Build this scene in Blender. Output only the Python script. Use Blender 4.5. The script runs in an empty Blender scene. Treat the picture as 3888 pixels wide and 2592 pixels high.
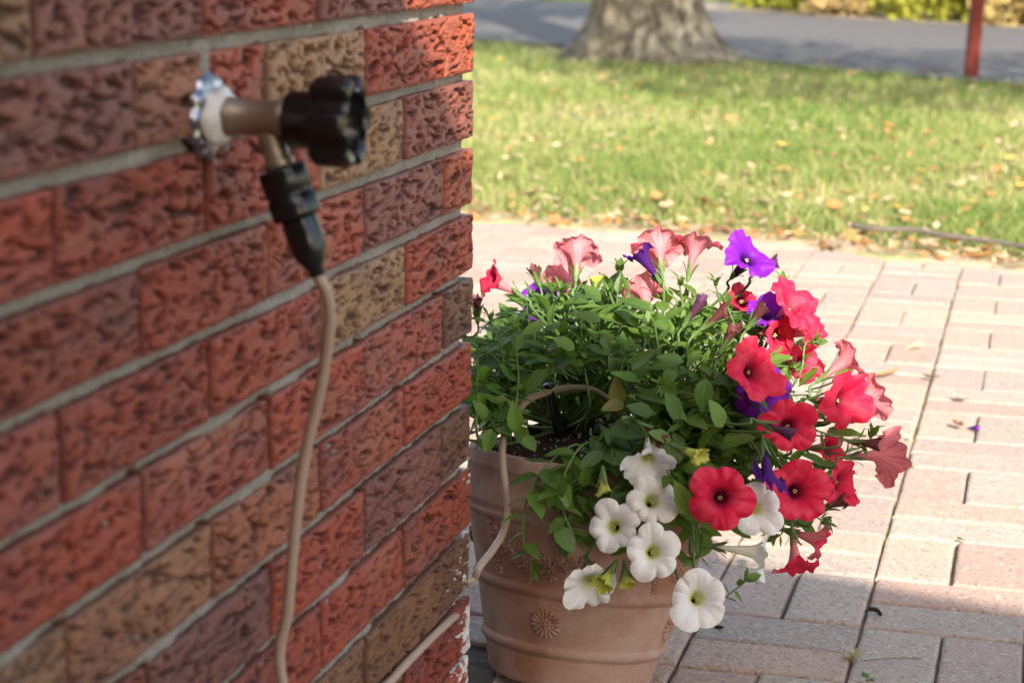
import bpy, math, random
import numpy as np
from mathutils import Vector, Matrix

# ---------------------------------------------------------------- camera, sky, sun, exposure
sc = bpy.context.scene
col = sc.collection
FPX, YAW, PIT, ROL = 7639.25, -0.25642, 0.20479, 0.01312
CAM = Vector((0.53015, -1.86794, 0.85929))
_f = Vector((math.sin(YAW)*math.cos(PIT), math.cos(YAW)*math.cos(PIT), -math.sin(PIT)))
_r = Vector((math.cos(YAW), -math.sin(YAW), 0.0)); _u = _r.cross(_f)
_r, _u = math.cos(ROL)*_r + math.sin(ROL)*_u, -math.sin(ROL)*_r + math.cos(ROL)*_u
cd = bpy.data.cameras.new('camera'); cam = bpy.data.objects.new('camera', cd); col.objects.link(cam)
cam.matrix_world = Matrix(((_r.x, _u.x, -_f.x, CAM.x), (_r.y, _u.y, -_f.y, CAM.y), (_r.z, _u.z, -_f.z, CAM.z), (0, 0, 0, 1)))
cd.sensor_width = 22.2; cd.lens = FPX/3888*22.2; cd.clip_start = 0.02; cd.clip_end = 400
cd.dof.use_dof = True; cd.dof.focus_distance = 2.2; cd.dof.aperture_fstop = 5.0; cd.dof.aperture_blades = 0
sc.camera = cam
SUN_AZ = math.radians(25)            # measured from -Y towards +X
SUN_EL = math.radians(30.9)
SUN = Vector((math.sin(SUN_AZ)*math.cos(SUN_EL), -math.cos(SUN_AZ)*math.cos(SUN_EL), math.sin(SUN_EL)))
world = bpy.data.worlds.new('World'); sc.world = world; world.use_nodes = True
wn = world.node_tree; sky = wn.nodes.new('ShaderNodeTexSky'); sky.sky_type = 'NISHITA'; sky.sun_disc = False
sky.sun_elevation = SUN_EL; sky.sun_rotation = math.atan2(SUN.x, SUN.y); sky.air_density = 1.0; sky.dust_density = 1.5; sky.ozone_density = 1.0
bg = wn.nodes['Background']; bg.inputs['Strength'].default_value = 0.12
wb = wn.nodes.new('ShaderNodeMixRGB'); wb.blend_type = 'MULTIPLY'; wb.inputs[0].default_value = 1.0; wb.inputs[2].default_value = (1.11, 1.0, 0.88, 1)   # white balance set for the shade
wn.links.new(sky.outputs[0], wb.inputs[1]); wn.links.new(wb.outputs[0], bg.inputs['Color'])
sl = bpy.data.lights.new('sun', 'SUN'); sl.energy = 3.15; sl.angle = math.radians(0.5); sl.color = (1.0, 0.93, 0.82)
so = bpy.data.objects.new('sun', sl); col.objects.link(so)
so.rotation_euler = SUN.to_track_quat('Z', 'Y').to_euler()
sc.view_settings.view_transform = 'Standard'; sc.view_settings.look = 'None'
sc.view_settings.gamma = 1.0; sc.view_settings.use_curve_mapping = False
sc.view_settings.exposure = 1.98
sc.render.engine = 'CYCLES'; sc.cycles.use_denoising = True
sc.cycles.max_bounces = 8; sc.cycles.diffuse_bounces = 4; sc.cycles.transmission_bounces = 4; sc.cycles.caustics_reflective = False
sc.cycles.sample_clamp_indirect = 6.0

KD = 3888/2352
def ray(x, y):
    return _f + _r*((x*KD-1944)/FPX) - _u*((y*KD-1296)/FPX)
def at(x, y, Y):
    d = ray(x, y); return CAM + d*((Y-CAM.y)/d.y)
def ground(x, y, z=0.0):
    d = ray(x, y); return CAM + d*((z-CAM.z)/d.z)
def seen(p):
    d = Vector(p)-CAM; z = d.dot(_f)
    return ((1944+FPX*d.dot(_r)/z)/KD, (1296-FPX*d.dot(_u)/z)/KD)
def inpoly(pt, poly):
    x, y = pt; c = False; j = len(poly)-1
    for i in range(len(poly)):
        xi, yi = poly[i]; xj, yj = poly[j]
        if (yi > y) != (yj > y) and x < (xj-xi)*(y-yi)/(yj-yi)+xi: c = not c
        j = i
    return c

# ---------------------------------------------------------------- helpers: objects
def put(name, me, mat=None, parent=None, loc=None):
    o = bpy.data.objects.new(name, me); col.objects.link(o)
    if mat is not None and not me.materials: me.materials.append(mat)
    if parent is not None: o.parent = parent
    if loc is not None: o.location = loc
    return o
def mesh(name, v, f, smooth=True):
    me = bpy.data.meshes.new(name); me.from_pydata([tuple(a) for a in v], [], f); me.update()
    if smooth: me.polygons.foreach_set('use_smooth', [True]*len(me.polygons))
    return me
def empty(name, loc=(0, 0, 0)):
    o = bpy.data.objects.new(name, None); o.empty_display_size = 0.05; col.objects.link(o); o.location = loc; return o
def tag(o, label=None, cat=None, group=None, kind=None):
    if label: o['label'] = label
    if cat: o['category'] = cat
    if group: o['group'] = group
    if kind: o['kind'] = kind
    return o
class MB:
    def __init__(s): s.v = []; s.f = []
    def add(s, v, f, M=None):
        b = len(s.v); s.v += [(M @ Vector(a)) if M is not None else Vector(a) for a in v]
        s.f += [tuple(i+b for i in q) for q in f]; return s
    def box(s, c, d, M=None):
        x, y, z = (a/2 for a in d)
        v = [(c[0]+i*x, c[1]+j*y, c[2]+k*z) for i in (-1, 1) for j in (-1, 1) for k in (-1, 1)]
        return s.add(v, [(0, 1, 3, 2), (4, 6, 7, 5), (0, 4, 5, 1), (2, 3, 7, 6), (0, 2, 6, 4), (1, 5, 7, 3)], M)
    def tube(s, pts, rad, seg=8, cap=True, M=None):
        v, f = tube_vf(pts, rad, seg, cap); return s.add(v, f, M)
    def lathe(s, prof, seg=32, M=None, fn=None):
        v = []; f = []
        for i, (r, z) in enumerate(prof):
            for k in range(seg):
                a = 2*math.pi*k/seg; rr = r*(fn(a, z, i) if fn else 1)
                v.append((rr*math.cos(a), rr*math.sin(a), z))
        for i in range(len(prof)-1):
            for k in range(seg):
                k2 = (k+1) % seg; f.append((i*seg+k, i*seg+k2, (i+1)*seg+k2, (i+1)*seg+k))
        return s.add(v, f, M)
    def build(s, name, mat, parent=None, smooth=True):
        return put(name, mesh(name, s.v, s.f, smooth), mat, parent)
def catmull(P, n=8):
    P = [Vector(p) for p in P]
    if len(P) < 3: return [P[0].lerp(P[-1], i/n) for i in range(n+1)]
    Q = [2*P[0]-P[1]]+P+[2*P[-1]-P[-2]]; out = []
    for i in range(1, len(Q)-2):
        a, b, c, d = Q[i-1:i+3]
        for k in range(n):
            t = k/n
            out.append(0.5*((2*b)+(c-a)*t+(2*a-5*b+4*c-d)*t*t+(3*b-a-3*c+d)*t**3))
    out.append(P[-1]); return out
def tube_vf(pts, rad, seg=8, cap=True):
    pts = [Vector(p) for p in pts]; n = len(pts)
    R = rad if isinstance(rad, (list, tuple)) else [rad]*n
    v = []; f = []; nrm = None
    for i in range(n):
        t = (pts[min(i+1, n-1)]-pts[max(i-1, 0)]).normalized()
        if nrm is None:
            nrm = t.cross(Vector((0.31, 0.2, 0.93)));
            if nrm.length < 1e-3: nrm = t.cross(Vector((1, 0, 0)))
        nrm = (nrm - t*nrm.dot(t)).normalized(); b = t.cross(nrm)
        for k in range(seg):
            a = 2*math.pi*k/seg; v.append(pts[i]+(nrm*math.cos(a)+b*math.sin(a))*R[i])
    for i in range(n-1):
        for k in range(seg):
            k2 = (k+1) % seg; f.append((i*seg+k, i*seg+k2, (i+1)*seg+k2, (i+1)*seg+k))
    if cap:
        f.append(tuple(range(seg-1, -1, -1))); f.append(tuple((n-1)*seg+k for k in range(seg)))
    return v, f
def frame(z, up=(0, 0, 1)):
    """rotation whose local Z is z"""
    z = Vector(z).normalized(); up = Vector(up)
    if abs(z.dot(up)) > .98: up = Vector((1, 0, 0))
    x = up.cross(z).normalized(); y = z.cross(x)
    return Matrix((x, y, z)).transposed().to_4x4()
def floats(me, name, vals):
    a = me.attributes.new(name, 'FLOAT', 'POINT'); a.data.foreach_set('value', np.asarray(vals, np.float32))

# numpy gradient noise
def _h(ix, iy, iz, s):
    n = (ix*374761393 + iy*668265263 + iz*1274126177 + s*974711) & 0xffffffff
    n = ((n ^ (n >> 13))*1274126177) & 0xffffffff
    return n ^ (n >> 16)
_G = np.array([(1,1,0),(-1,1,0),(1,-1,0),(-1,-1,0),(1,0,1),(-1,0,1),(1,0,-1),(-1,0,-1),(0,1,1),(0,-1,1),(0,1,-1),(0,-1,-1)], float)
def pn(x, y, z=0.0, s=0):
    x = np.asarray(x, float); y = np.asarray(y, float); z = np.zeros_like(x)+z
    xi, yi, zi = np.floor(x).astype(np.int64), np.floor(y).astype(np.int64), np.floor(z).astype(np.int64)
    xf, yf, zf = x-xi, y-yi, z-zi
    w = lambda t: t*t*t*(t*(t*6-15)+10)
    u, v, q = w(xf), w(yf), w(zf); out = 0
    for a in (0, 1):
        for b in (0, 1):
            for c in (0, 1):
                g = _G[_h(xi+a, yi+b, zi+c, s) % 12]
                d = g[..., 0]*(xf-a)+g[..., 1]*(yf-b)+g[..., 2]*(zf-c)
                out = out + d*(u if a else 1-u)*(v if b else 1-v)*(q if c else 1-q)
    return out
def sstep(a, b, x):
    t = np.clip((x-a)/(b-a), 0, 1); return t*t*(3-2*t)

# ---------------------------------------------------------------- helpers: materials
class NT:
    def __init__(s, name, rough=0.8, spec=0.3):
        s.m = bpy.data.materials.new(name); s.m.use_nodes = True; s.t = s.m.node_tree
        s.b = s.t.nodes['Principled BSDF']; s.b.inputs['Roughness'].default_value = rough
        s.b.inputs['Specular IOR Level'].default_value = spec; s.out = s.t.nodes['Material Output']
    def n(s, kind, **kw):
        nd = s.t.nodes.new('ShaderNode'+kind)
        for k, v in kw.items(): setattr(nd, k, v)
        return nd
    def l(s, a, b): s.t.links.new(a, b)
    def co(s, out='Object', scale=None):
        c = s.n('TexCoord').outputs[out]
        if scale is not None:
            m = s.n('Mapping'); m.inputs['Scale'].default_value = scale; s.l(c, m.inputs[0]); c = m.outputs[0]
        return c
    def noise(s, scale, detail=4, rough=0.55, co=None, dist=0.0):
        nd = s.n('TexNoise'); nd.inputs['Scale'].default_value = scale; nd.inputs['Detail'].default_value = detail
        nd.inputs['Roughness'].default_value = rough; nd.inputs['Distortion'].default_value = dist
        s.l(co if co is not None else s.co(), nd.inputs['Vector']); return nd.outputs['Fac']
    def vor(s, scale, co=None, feature='F1'):
        nd = s.n('TexVoronoi', feature=feature); nd.inputs['Scale'].default_value = scale
        s.l(co if co is not None else s.co(), nd.inputs['Vector']); return nd
    def ramp(s, fac, stops):
        nd = s.n('ValToRGB'); e = nd.color_ramp.elements
        while len(e) < len(stops): e.new(0.5)
        for el, (p, c) in zip(e, stops):
            el.position = p; el.color = (c, c, c, 1) if isinstance(c, (int, float)) else (*c, 1)
        s.l(fac, nd.inputs[0]); return nd.outputs[0]
    def mix(s, fac, a, b, mode='MIX'):
        nd = s.n('MixRGB', blend_type=mode)
        for i, x in ((0, fac), (1, a), (2, b)):
            if isinstance(x, (int, float)): nd.inputs[i].default_value = x if i == 0 else (x, x, x, 1)
            elif isinstance(x, tuple): nd.inputs[i].default_value = (*x, 1)
            else: s.l(x, nd.inputs[i])
        return nd.outputs[0]
    def math(s, op, a, b=0.0):
        nd = s.n('Math', operation=op)
        for i, x in enumerate((a, b)):
            if isinstance(x, (int, float)): nd.inputs[i].default_value = x
            else: s.l(x, nd.inputs[i])
        return nd.outputs[0]
    def attr(s, name, out='Fac'):
        return s.n('Attribute', attribute_name=name).outputs[out]
    def base(s, c):
        if isinstance(c, tuple): s.b.inputs['Base Color'].default_value = (*c, 1)
        else: s.l(c, s.b.inputs['Base Color'])
        return s
    def bump(s, h, strength=0.5, dist=0.002, prev=None):
        nd = s.n('Bump'); nd.inputs['Strength'].default_value = strength; nd.inputs['Distance'].default_value = dist
        s.l(h, nd.inputs['Height'])
        if prev is not None: s.l(prev, nd.inputs['Normal'])
        s.l(nd.outputs[0], s.b.inputs['Normal']); return nd.outputs[0]
    def rough(s, c): s.l(c, s.b.inputs['Roughness'])
    def translucent(s, colr, fac=0.35):
        tr = s.n('BsdfTranslucent'); mx = s.n('MixShader')
        if isinstance(colr, tuple): tr.inputs[0].default_value = (*colr, 1)
        else: s.l(colr, tr.inputs[0])
        mx.inputs[0].default_value = fac
        s.l(s.b.outputs[0], mx.inputs[1]); s.l(tr.outputs[0], mx.inputs[2]); s.l(mx.outputs[0], s.out.inputs[0])
MAT = {}
def simple(name, c, rough=0.6, spec=0.3, metal=0.0, var=0.0, scale=40):
    t = NT(name, rough, spec); t.b.inputs['Metallic'].default_value = metal
    if var:
        n = t.noise(scale, 5); t.base(t.mix(n, tuple(x*(1-var) for x in c), tuple(min(1, x*(1+var)) for x in c)))
        t.bump(n, 0.25, 0.001)
    else: t.base(c)
    MAT[name] = t.m; return t.m

# brick: obj colour = clay, alpha = how much white paint clings to it
t = NT('rug_brick', 0.6, 0.35)
oi = t.n('ObjectInfo'); clay = t.mix(1.0, oi.outputs['Color'], (0.64, 0.50, 0.41), 'MULTIPLY')
co = t.co(); rnd = t.n('VectorMath', operation='ADD'); t.l(co, rnd.inputs[0])
rv = t.n('CombineXYZ'); t.l(t.math('MULTIPLY', oi.outputs['Random'], 37.0), rv.inputs[0]); t.l(t.math('MULTIPLY', oi.outputs['Random'], 91.0), rv.inputs[1]); t.l(rv.outputs[0], rnd.inputs[1]); mp = t.n('Mapping'); mp.inputs['Scale'].default_value = (1, 0.4, 1); t.l(rnd.outputs[0], mp.inputs[0]); co = mp.outputs[0]
pl = t.ramp(t.noise(17, 3, 0.6, co), [(0.48, 0.0), (0.68, 0.7)])
c1 = t.mix(pl, clay, t.mix(0.72, clay, (0.080, 0.042, 0.040)))
c1 = t.mix(t.ramp(t.noise(11, 3, 0.6, co), [(0.55, 0.0), (0.72, 0.55)]), c1, t.mix(0.5, clay, (0.26, 0.15, 0.09)))
fine = t.noise(330, 4, 0.65, co)
c1 = t.mix(t.ramp(fine, [(0.32, 0.0), (0.72, 0.75)]), c1, t.mix(1.0, c1, (1.55, 1.42, 1.35), 'MULTIPLY'))
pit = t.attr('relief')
c1 = t.mix(t.math('MULTIPLY', pit, 0.9), c1, t.mix(1.0, c1, (0.20, 0.15, 0.16), 'MULTIPLY'))  # pits coloured darker: burnt clay plus the shade inside them painted in
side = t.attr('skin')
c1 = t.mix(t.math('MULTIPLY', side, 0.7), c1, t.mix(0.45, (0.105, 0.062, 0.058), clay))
wn1 = t.noise(150, 5, 0.7, co); wn2 = t.noise(22, 3, 0.5, co)
wsum = t.math('ADD', t.math('MULTIPLY', wn1, 0.75), t.math('MULTIPLY', wn2, 0.55))
wth = t.math('SUBTRACT', 0.99, t.math('MULTIPLY', t.math('MULTIPLY', oi.outputs['Alpha'], t.attr('lime')), 0.36))
wm = t.ramp(t.math('MULTIPLY', t.math('SUBTRACT', wsum, wth), 9.0), [(0.0, 0.0), (0.5, 1.0)])
c1 = t.mix(wm, c1, (0.60, 0.57, 0.52))
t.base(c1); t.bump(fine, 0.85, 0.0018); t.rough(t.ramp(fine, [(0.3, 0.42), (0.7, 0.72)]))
MAT['brick'] = t.m
t = NT('mortar', 0.9, 0.15)
n1 = t.noise(420, 4, 0.7); n2 = t.noise(25, 3)
t.base(t.mix(t.ramp(n1, [(0.35, 0.0), (0.65, 1.0)]), t.mix(n2, (0.13, 0.115, 0.095), (0.25, 0.225, 0.19)), (0.37, 0.335, 0.285)))
t.bump(n1, 0.8, 0.002); MAT['mortar'] = t.m
# paver: obj colour = concrete tint
t = NT('concrete_paver', 0.82, 0.3)
oi = t.n('ObjectInfo'); geo = t.n('NewGeometry').outputs['Position']
v = t.vor(230, geo); g = t.noise(260, 4, 0.7, geo); g2 = t.noise(9, 4, 0.6, geo)
c = t.mix(t.ramp(g2, [(0.35, 0.0), (0.7, 0.7)]), oi.outputs['Color'], t.mix(0.5, oi.outputs['Color'], (0.30, 0.25, 0.21)))
sep = t.n('SeparateColor'); t.l(v.outputs['Color'], sep.inputs[0])
c = t.mix(t.ramp(sep.outputs[0], [(0.84, 0.0), (0.92, 0.5)]), c, (0.16, 0.13, 0.115))
c = t.mix(t.ramp(sep.outputs[1], [(0.88, 0.0), (0.96, 0.45)]), c, (0.56, 0.55, 0.48))
c = t.mix(t.ramp(g, [(0.32, 0.55), (0.48, 0.0)]), c, (0.10, 0.08, 0.07))
t.base(c); t.bump(g, 0.9, 0.003); MAT['paver'] = t.m
t = NT('joint_sand', 0.95, 0.1); geo = t.n('NewGeometry').outputs['Position']
n1 = t.noise(300, 3, 0.7, geo); n2 = t.noise(7, 4, 0.6, geo)
t.base(t.mix(t.ramp(n2, [(0.48, 0.0), (0.62, 0.8)]), t.mix(n1, (0.20, 0.165, 0.125), (0.40, 0.33, 0.25)), (0.12, 0.15, 0.045)))
t.bump(n1, 0.8, 0.003); MAT['sand'] = t.m
# lawn soil
t = NT('lawn_soil', 0.95, 0.1); geo = t.n('NewGeometry').outputs['Position']
n1 = t.noise(1.3, 5, 0.65, geo); n2 = t.noise(60, 3, 0.7, geo)
c = t.mix(t.ramp(n1, [(0.35, 0.0), (0.6, 1.0)]), (0.22, 0.18, 0.11), (0.12, 0.16, 0.05)); c = t.mix(t.ramp(n2, [(0.4, 0.0), (0.7, 0.6)]), c, (0.30, 0.25, 0.15))
t.base(c); t.bump(n2, 0.6, 0.01); MAT['lawn'] = t.m
t = NT('grass_blade', 0.6, 0.25); a = t.attr('dry')
c = t.ramp(a, [(0.0, (0.095, 0.185, 0.03)), (0.5, (0.23, 0.285, 0.075)), (0.8, (0.42, 0.39, 0.16)), (1.0, (0.50, 0.41, 0.22))])
t.base(c); t.translucent(c, 0.4); MAT['grass'] = t.m
t = NT('asphalt', 0.85, 0.3); geo = t.n('NewGeometry').outputs['Position']
n1 = t.noise(45, 4, 0.7, geo); n2 = t.noise(0.8, 4, 0.6, geo)
t.base(t.mix(n1, t.mix(n2, (0.058, 0.055, 0.055), (0.092, 0.085, 0.083)), (0.125, 0.115, 0.108))); t.bump(n1, 0.4, 0.01); MAT['asphalt'] = t.m
t = NT('dirt', 0.95, 0.1); geo = t.n('NewGeometry').outputs['Position']; n1 = t.noise(14, 5, 0.7, geo)
t.base(t.mix(n1, (0.05, 0.042, 0.035), (0.14, 0.12, 0.095))); t.bump(n1, 1.0, 0.02); MAT['dirt'] = t.m
t = NT('bare_soil', 0.95, 0.1); geo = t.n('NewGeometry').outputs['Position']; n1 = t.noise(6, 5, 0.7, geo)
t.base(t.mix(n1, (0.28, 0.22, 0.15), (0.42, 0.34, 0.25))); MAT['bare'] = t.m
t = NT('edge_soil', 0.95, 0.1); geo = t.n('NewGeometry').outputs['Position']; n1 = t.noise(22, 5, 0.7, geo); n2 = t.noise(4, 3, 0.6, geo)
t.base(t.mix(t.ramp(n2, [(0.42, 0.0), (0.6, 0.8)]), t.mix(n1, (0.22, 0.165, 0.105), (0.46, 0.36, 0.25)), (0.22, 0.23, 0.08))); t.bump(n1, 1.0, 0.01); MAT['edge_soil'] = t.m
t = NT('bark', 0.9, 0.2); geo = t.co(scale=(1, 1, 0.35)); n1 = t.noise(14, 6, 0.7, geo); n2 = t.noise(2.2, 4, 0.6)
c = t.mix(t.ramp(n1, [(0.40, 0.0), (0.58, 1.0)]), (0.065, 0.052, 0.038), t.mix(t.ramp(n2, [(0.4, 0.0), (0.6, 1.0)]), (0.15, 0.13, 0.09), (0.21, 0.195, 0.15)))
t.base(c); t.bump(n1, 1.0, 0.04); MAT['bark'] = t.m
# terracotta
t = NT('terracotta', 0.78, 0.25)
n1 = t.noise(9, 5, 0.6); n2 = t.noise(320, 3, 0.6); n3 = t.noise(28, 4, 0.6)
c = t.mix(t.ramp(n1, [(0.40, 0.0), (0.58, 1.0)]), (0.30, 0.150, 0.105), (0.41, 0.275, 0.220))
c = t.mix(t.ramp(n3, [(0.45, 0.0), (0.7, 0.5)]), c, (0.31, 0.14, 0.09)); c = t.mix(t.ramp(t.noise(5.5, 6, 0.65), [(0.52, 0.0), (0.68, 0.40)]), c, (0.46, 0.36, 0.31)); c = t.mix(t.ramp(n2, [(0.3, 0.25), (0.5, 0.0)]), c, (0.22, 0.11, 0.07))
t.base(c); t.bump(n2, 0.25, 0.0008); MAT['terracotta'] = t.m
t = NT('potting_soil', 0.95, 0.2); n1 = t.noise(160, 4, 0.7); t.base(t.mix(n1, (0.022, 0.013, 0.009), (0.10, 0.058, 0.036))); t.bump(n1, 1.0, 0.004); MAT['soil'] = t.m
# leaves (UV: u across, v along)
def leafmat(name, dark, light, tr):
    t = NT(name, 0.42, 0.4)
    uv = t.n('UVMap').outputs[0]; sx = t.n('SeparateXYZ'); t.l(uv, sx.inputs[0])
    d = t.math('ABSOLUTE', t.math('SUBTRACT', sx.outputs[0], 0.5))
    mid = t.ramp(d, [(0.0, 1.0), (0.035, 0.0)])
    sv = t.math('SINE', t.math('ADD', t.math('MULTIPLY', sx.outputs[1], 42.0), t.math('MULTIPLY', d, -26.0)))
    oi = t.n('ObjectInfo'); r = t.math('ADD', t.math('MULTIPLY', oi.outputs['Random'], 0.75), t.math('MULTIPLY', t.noise(45, 3), 0.25))
    c = t.mix(r, dark, light)
    c = t.mix(t.math('MULTIPLY', t.ramp(sv, [(0.86, 0.0), (1.0, 0.25)]), 1.0), c, t.mix(1.0, c, (1.5, 1.4, 1.3), 'MULTIPLY'))
    c = t.mix(t.math('MULTIPLY', mid, 0.55), c, (0.16, 0.24, 0.07))
    t.base(c); t.bump(t.math('ADD', sv, t.math('MULTIPLY', mid, -3.0)), 0.12, 0.001)
    t.translucent(t.mix(1.0, c, tr, 'MULTIPLY'), 0.42); MAT[name] = t.m
leafmat('petunia_leaf', (0.042, 0.098, 0.018), (0.135, 0.230, 0.040), (2.2, 2.0, 0.9))
leafmat('yellowed_leaf', (0.16, 0.15, 0.03), (0.2, 0.19, 0.04), (1.5, 1.4, 0.8))
leafmat('pale_leaf', (0.10, 0.20, 0.05), (0.13, 0.24, 0.06), (1.8, 1.7, 0.8))
simple('stem_green', (0.095, 0.165, 0.045), 0.5, 0.4, var=0.25, scale=120)
# petals: UV u = angle, v = throat..rim; inner and outer side of one petal differ as in life
def petalmat(name, inner, outer, throat, vein, tv, trc, glow=0.35, blush=None):
    t = NT(name, 0.55, 0.25)
    uv = t.n('UVMap').outputs[0]; sx = t.n('SeparateXYZ'); t.l(uv, sx.inputs[0]); A, V = sx.outputs[0], sx.outputs[1]
    bf = t.n('NewGeometry').outputs['Backfacing']
    lob = t.math('ABSOLUTE', t.math('SINE', t.math('MULTIPLY', A, math.pi*5)))       # 0 at lobe middles
    mv = t.math('MULTIPLY', t.ramp(lob, [(0.0, 1.0), (0.10, 0.0)]), t.ramp(V, [(0.25, 1.0), (0.95, 0.1)]))
    cx = t.n('CombineXYZ'); t.l(t.math('MULTIPLY', A, 60.0), cx.inputs[0]); t.l(t.math('MULTIPLY', V, 2.2), cx.inputs[1])
    oi = t.n('ObjectInfo'); t.l(t.math('MULTIPLY', oi.outputs['Random'], 50.0), cx.inputs[2])
    st = t.noise(1.0, 3, 0.6, cx.outputs[0], 0.6)
    stv = t.ramp(st, [(0.5, 0.0), (0.66, 1.0)])
    i2 = inner if blush is None else t.mix(t.math('MULTIPLY', t.ramp(t.noise(70, 2), [(0.45, 0.0), (0.7, 0.6)]), 1.0), inner, blush)
    ci = t.mix(t.math('MULTIPLY', stv, 0.32), i2, vein)
    ci = t.mix(t.math('MULTIPLY', mv, 0.6), ci, vein)
    ci = t.mix(t.ramp(t.math('ADD', V, t.math('MULTIPLY', t.math('SUBTRACT', st, 0.5), 0.16)), [(tv-0.12, 1.0), (tv+0.16, 0.0)]), ci, throat)
    cq = t.mix(t.math('MULTIPLY', stv, 0.55), outer, vein); cq = t.mix(t.math('MULTIPLY', mv, 0.5), cq, vein)
    c = t.mix(bf, cq, ci); t.base(c); t.bump(st, 0.2, 0.001)
    t.translucent(t.mix(1.0, c, trc, 'MULTIPLY'), glow); MAT[name] = t.m
petalmat('red_petal', (0.68, 0.014, 0.062), (0.74, 0.25, 0.27), (0.17, 0.008, 0.035), (0.36, 0.006, 0.03), 0.44, (1.15, 0.9, 0.9), blush=(0.76, 0.085, 0.14))
petalmat('purple_petal', (0.20, 0.012, 0.42), (0.065, 0.013, 0.14), (0.04, 0.004, 0.09), (0.09, 0.006, 0.22), 0.40, (1.3, 1.0, 1.3))
petalmat('white_petal', (0.85, 0.85, 0.86), (0.82, 0.83, 0.80), (0.68, 0.73, 0.22), (0.62, 0.66, 0.40), 0.36, (1.0, 1.0, 0.95))
petalmat('wilted_petal', (0.075, 0.02, 0.075), (0.09, 0.03, 0.06), (0.05, 0.01, 0.03), (0.04, 0.01, 0.03), 0.3, (1, 1, 1), 0.15)
petalmat('wilted_red_petal', (0.10, 0.022, 0.022), (0.11, 0.036, 0.032), (0.08, 0.02, 0.02), (0.07, 0.02, 0.02), 0.3, (1, 1, 1), 0.15)
petalmat('bud_petal', (0.5, 0.52, 0.10), (0.48, 0.52, 0.10), (0.3, 0.36, 0.06), (0.3, 0.34, 0.05), 0.3, (1.0, 1.0, 0.8), 0.3)
simple('stamen', (0.46, 0.46, 0.16), 0.6)
simple('black_plastic', (0.008, 0.008, 0.009), 0.22, 0.5, var=0.1, scale=300)
simple('brass', (0.33, 0.27, 0.20), 0.42, 0.5, 0.75, var=0.2, scale=60)
simple('chrome', (0.30, 0.30, 0.33), 0.28, 0.5, 1.0, var=0.3, scale=200)
simple('caulk', (0.56, 0.54, 0.50), 0.45, 0.4, var=0.2, scale=70)
simple('tan_vinyl', (0.36, 0.265, 0.20), 0.45, 0.35, var=0.08, scale=90)
simple('red_stain', (0.12, 0.022, 0.016), 0.75, 0.2, var=0.2, scale=20)
simple('white_paint', (0.78, 0.77, 0.74), 0.6)
simple('perlite', (0.72, 0.71, 0.68), 0.9)
simple('stick_bark', (0.11, 0.092, 0.078), 0.85, 0.2, var=0.4, scale=60)
simple('dark_dry', (0.03, 0.018, 0.013), 0.8, 0.2, var=0.4, scale=200)

# ---------------------------------------------------------------- the setting
def sheet(name, pts, z, mat):
    o = put(name, mesh(name, [(x, y, z) for x, y in pts], [tuple(range(len(pts)))], False), MAT[mat]); tag(o, kind='structure'); return o
sheet('lawn', [(-120, -60), (120, -60), (120, 140), (-120, 140)], -0.035, 'lawn')
Rt, Rn = Vector((0.803, -0.596)), Vector((0.596, 0.803))
def rp(a, b): q = Rt*a+Rn*b; return (q.x, q.y)
nr = [rp(a, 8.42+0.10*math.sin(a*1.3)+0.06*math.sin(a*3.7)) for a in np.linspace(-60, 45, 120)]
fr = [rp(a, 14.1+0.12*math.sin(a*1.1)) for a in np.linspace(45, -60, 80)]
sheet('road', nr+fr, -0.018, 'asphalt')
sheet('bare_verge', [rp(a, b) for a, b in ((-16.2, 14.0), (-14.4, 14.0), (-13.4, 14.6), (-14, 15.6), (-15.5, 16.2), (-17, 15.2))], -0.026, 'bare')
sheet('flower_bed', [rp(a, b) for a, b in ((-13, 14.3), (-5, 14.0), (2, 14.1), (2, 18), (-9, 19), (-13, 16.5))], -0.030, 'bare')

# paving: basket weave, each paver a piece
PX0, PY0, PM = 0.34901, 0.57522, 0.2
paving = sheet('paving', [(-2.3, -3.2), (3.1, -3.2), (3.1, 3.15), (1.0, 3.4), (0.45, 3.45), (-0.2, 3.72), (-0.9, 3.78), (-2.3, 4.0)], -0.011, 'sand')
def paver_mesh(seed, lx=0.1968, ly=0.0975, h=0.05, b=0.0045):
    rg = random.Random(seed); mb = MB()
    x, y = lx/2, ly/2
    def ring(ix, z): return [(-x+ix, -y+ix, z), (x-ix, -y+ix, z), (x-ix, y-ix, z), (-x+ix, y-ix, z)]
    # chamfer with subdivided wavering edges
    N = 10
    def loop(ix, z, jit):
        c = ring(ix, z); out = []
        for i in range(4):
            a, d = Vector(c[i]), Vector(c[(i+1) % 4])
            for k in range(N//2 if i % 2 else N):
                p = a.lerp(d, k/(N//2 if i % 2 else N)); out.append(p+Vector((rg.uniform(-jit, jit), rg.uniform(-jit, jit), 0)))
        return out
    L = [loop(0, -h, 0), loop(0.0003, -b, 0.0006), loop(b*0.45, -b*0.3, 0.0007), loop(b*1.25, 0, 0.0009)]
    n = len(L[0]); v = sum(L, []); f = []
    for i in range(3):
        for k in range(n): f.append((i*n+k, i*n+(k+1) % n, (i+1)*n+(k+1) % n, (i+1)*n+k))
    f.append(tuple(3*n+k for k in range(n)))
    return mesh('paver', v, f, False)
PMESH = [paver_mesh(s) for s in range(6)]
for m_ in PMESH: m_.materials.append(MAT['paver'])
rg = random.Random(11)
PINK = [(0.47, 0.310, 0.240), (0.43, 0.285, 0.225), (0.50, 0.345, 0.262), (0.40, 0.295, 0.245)]
GREY = [(0.405, 0.325, 0.265), (0.365, 0.290, 0.240), (0.43, 0.35, 0.28)]
slots = []
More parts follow.
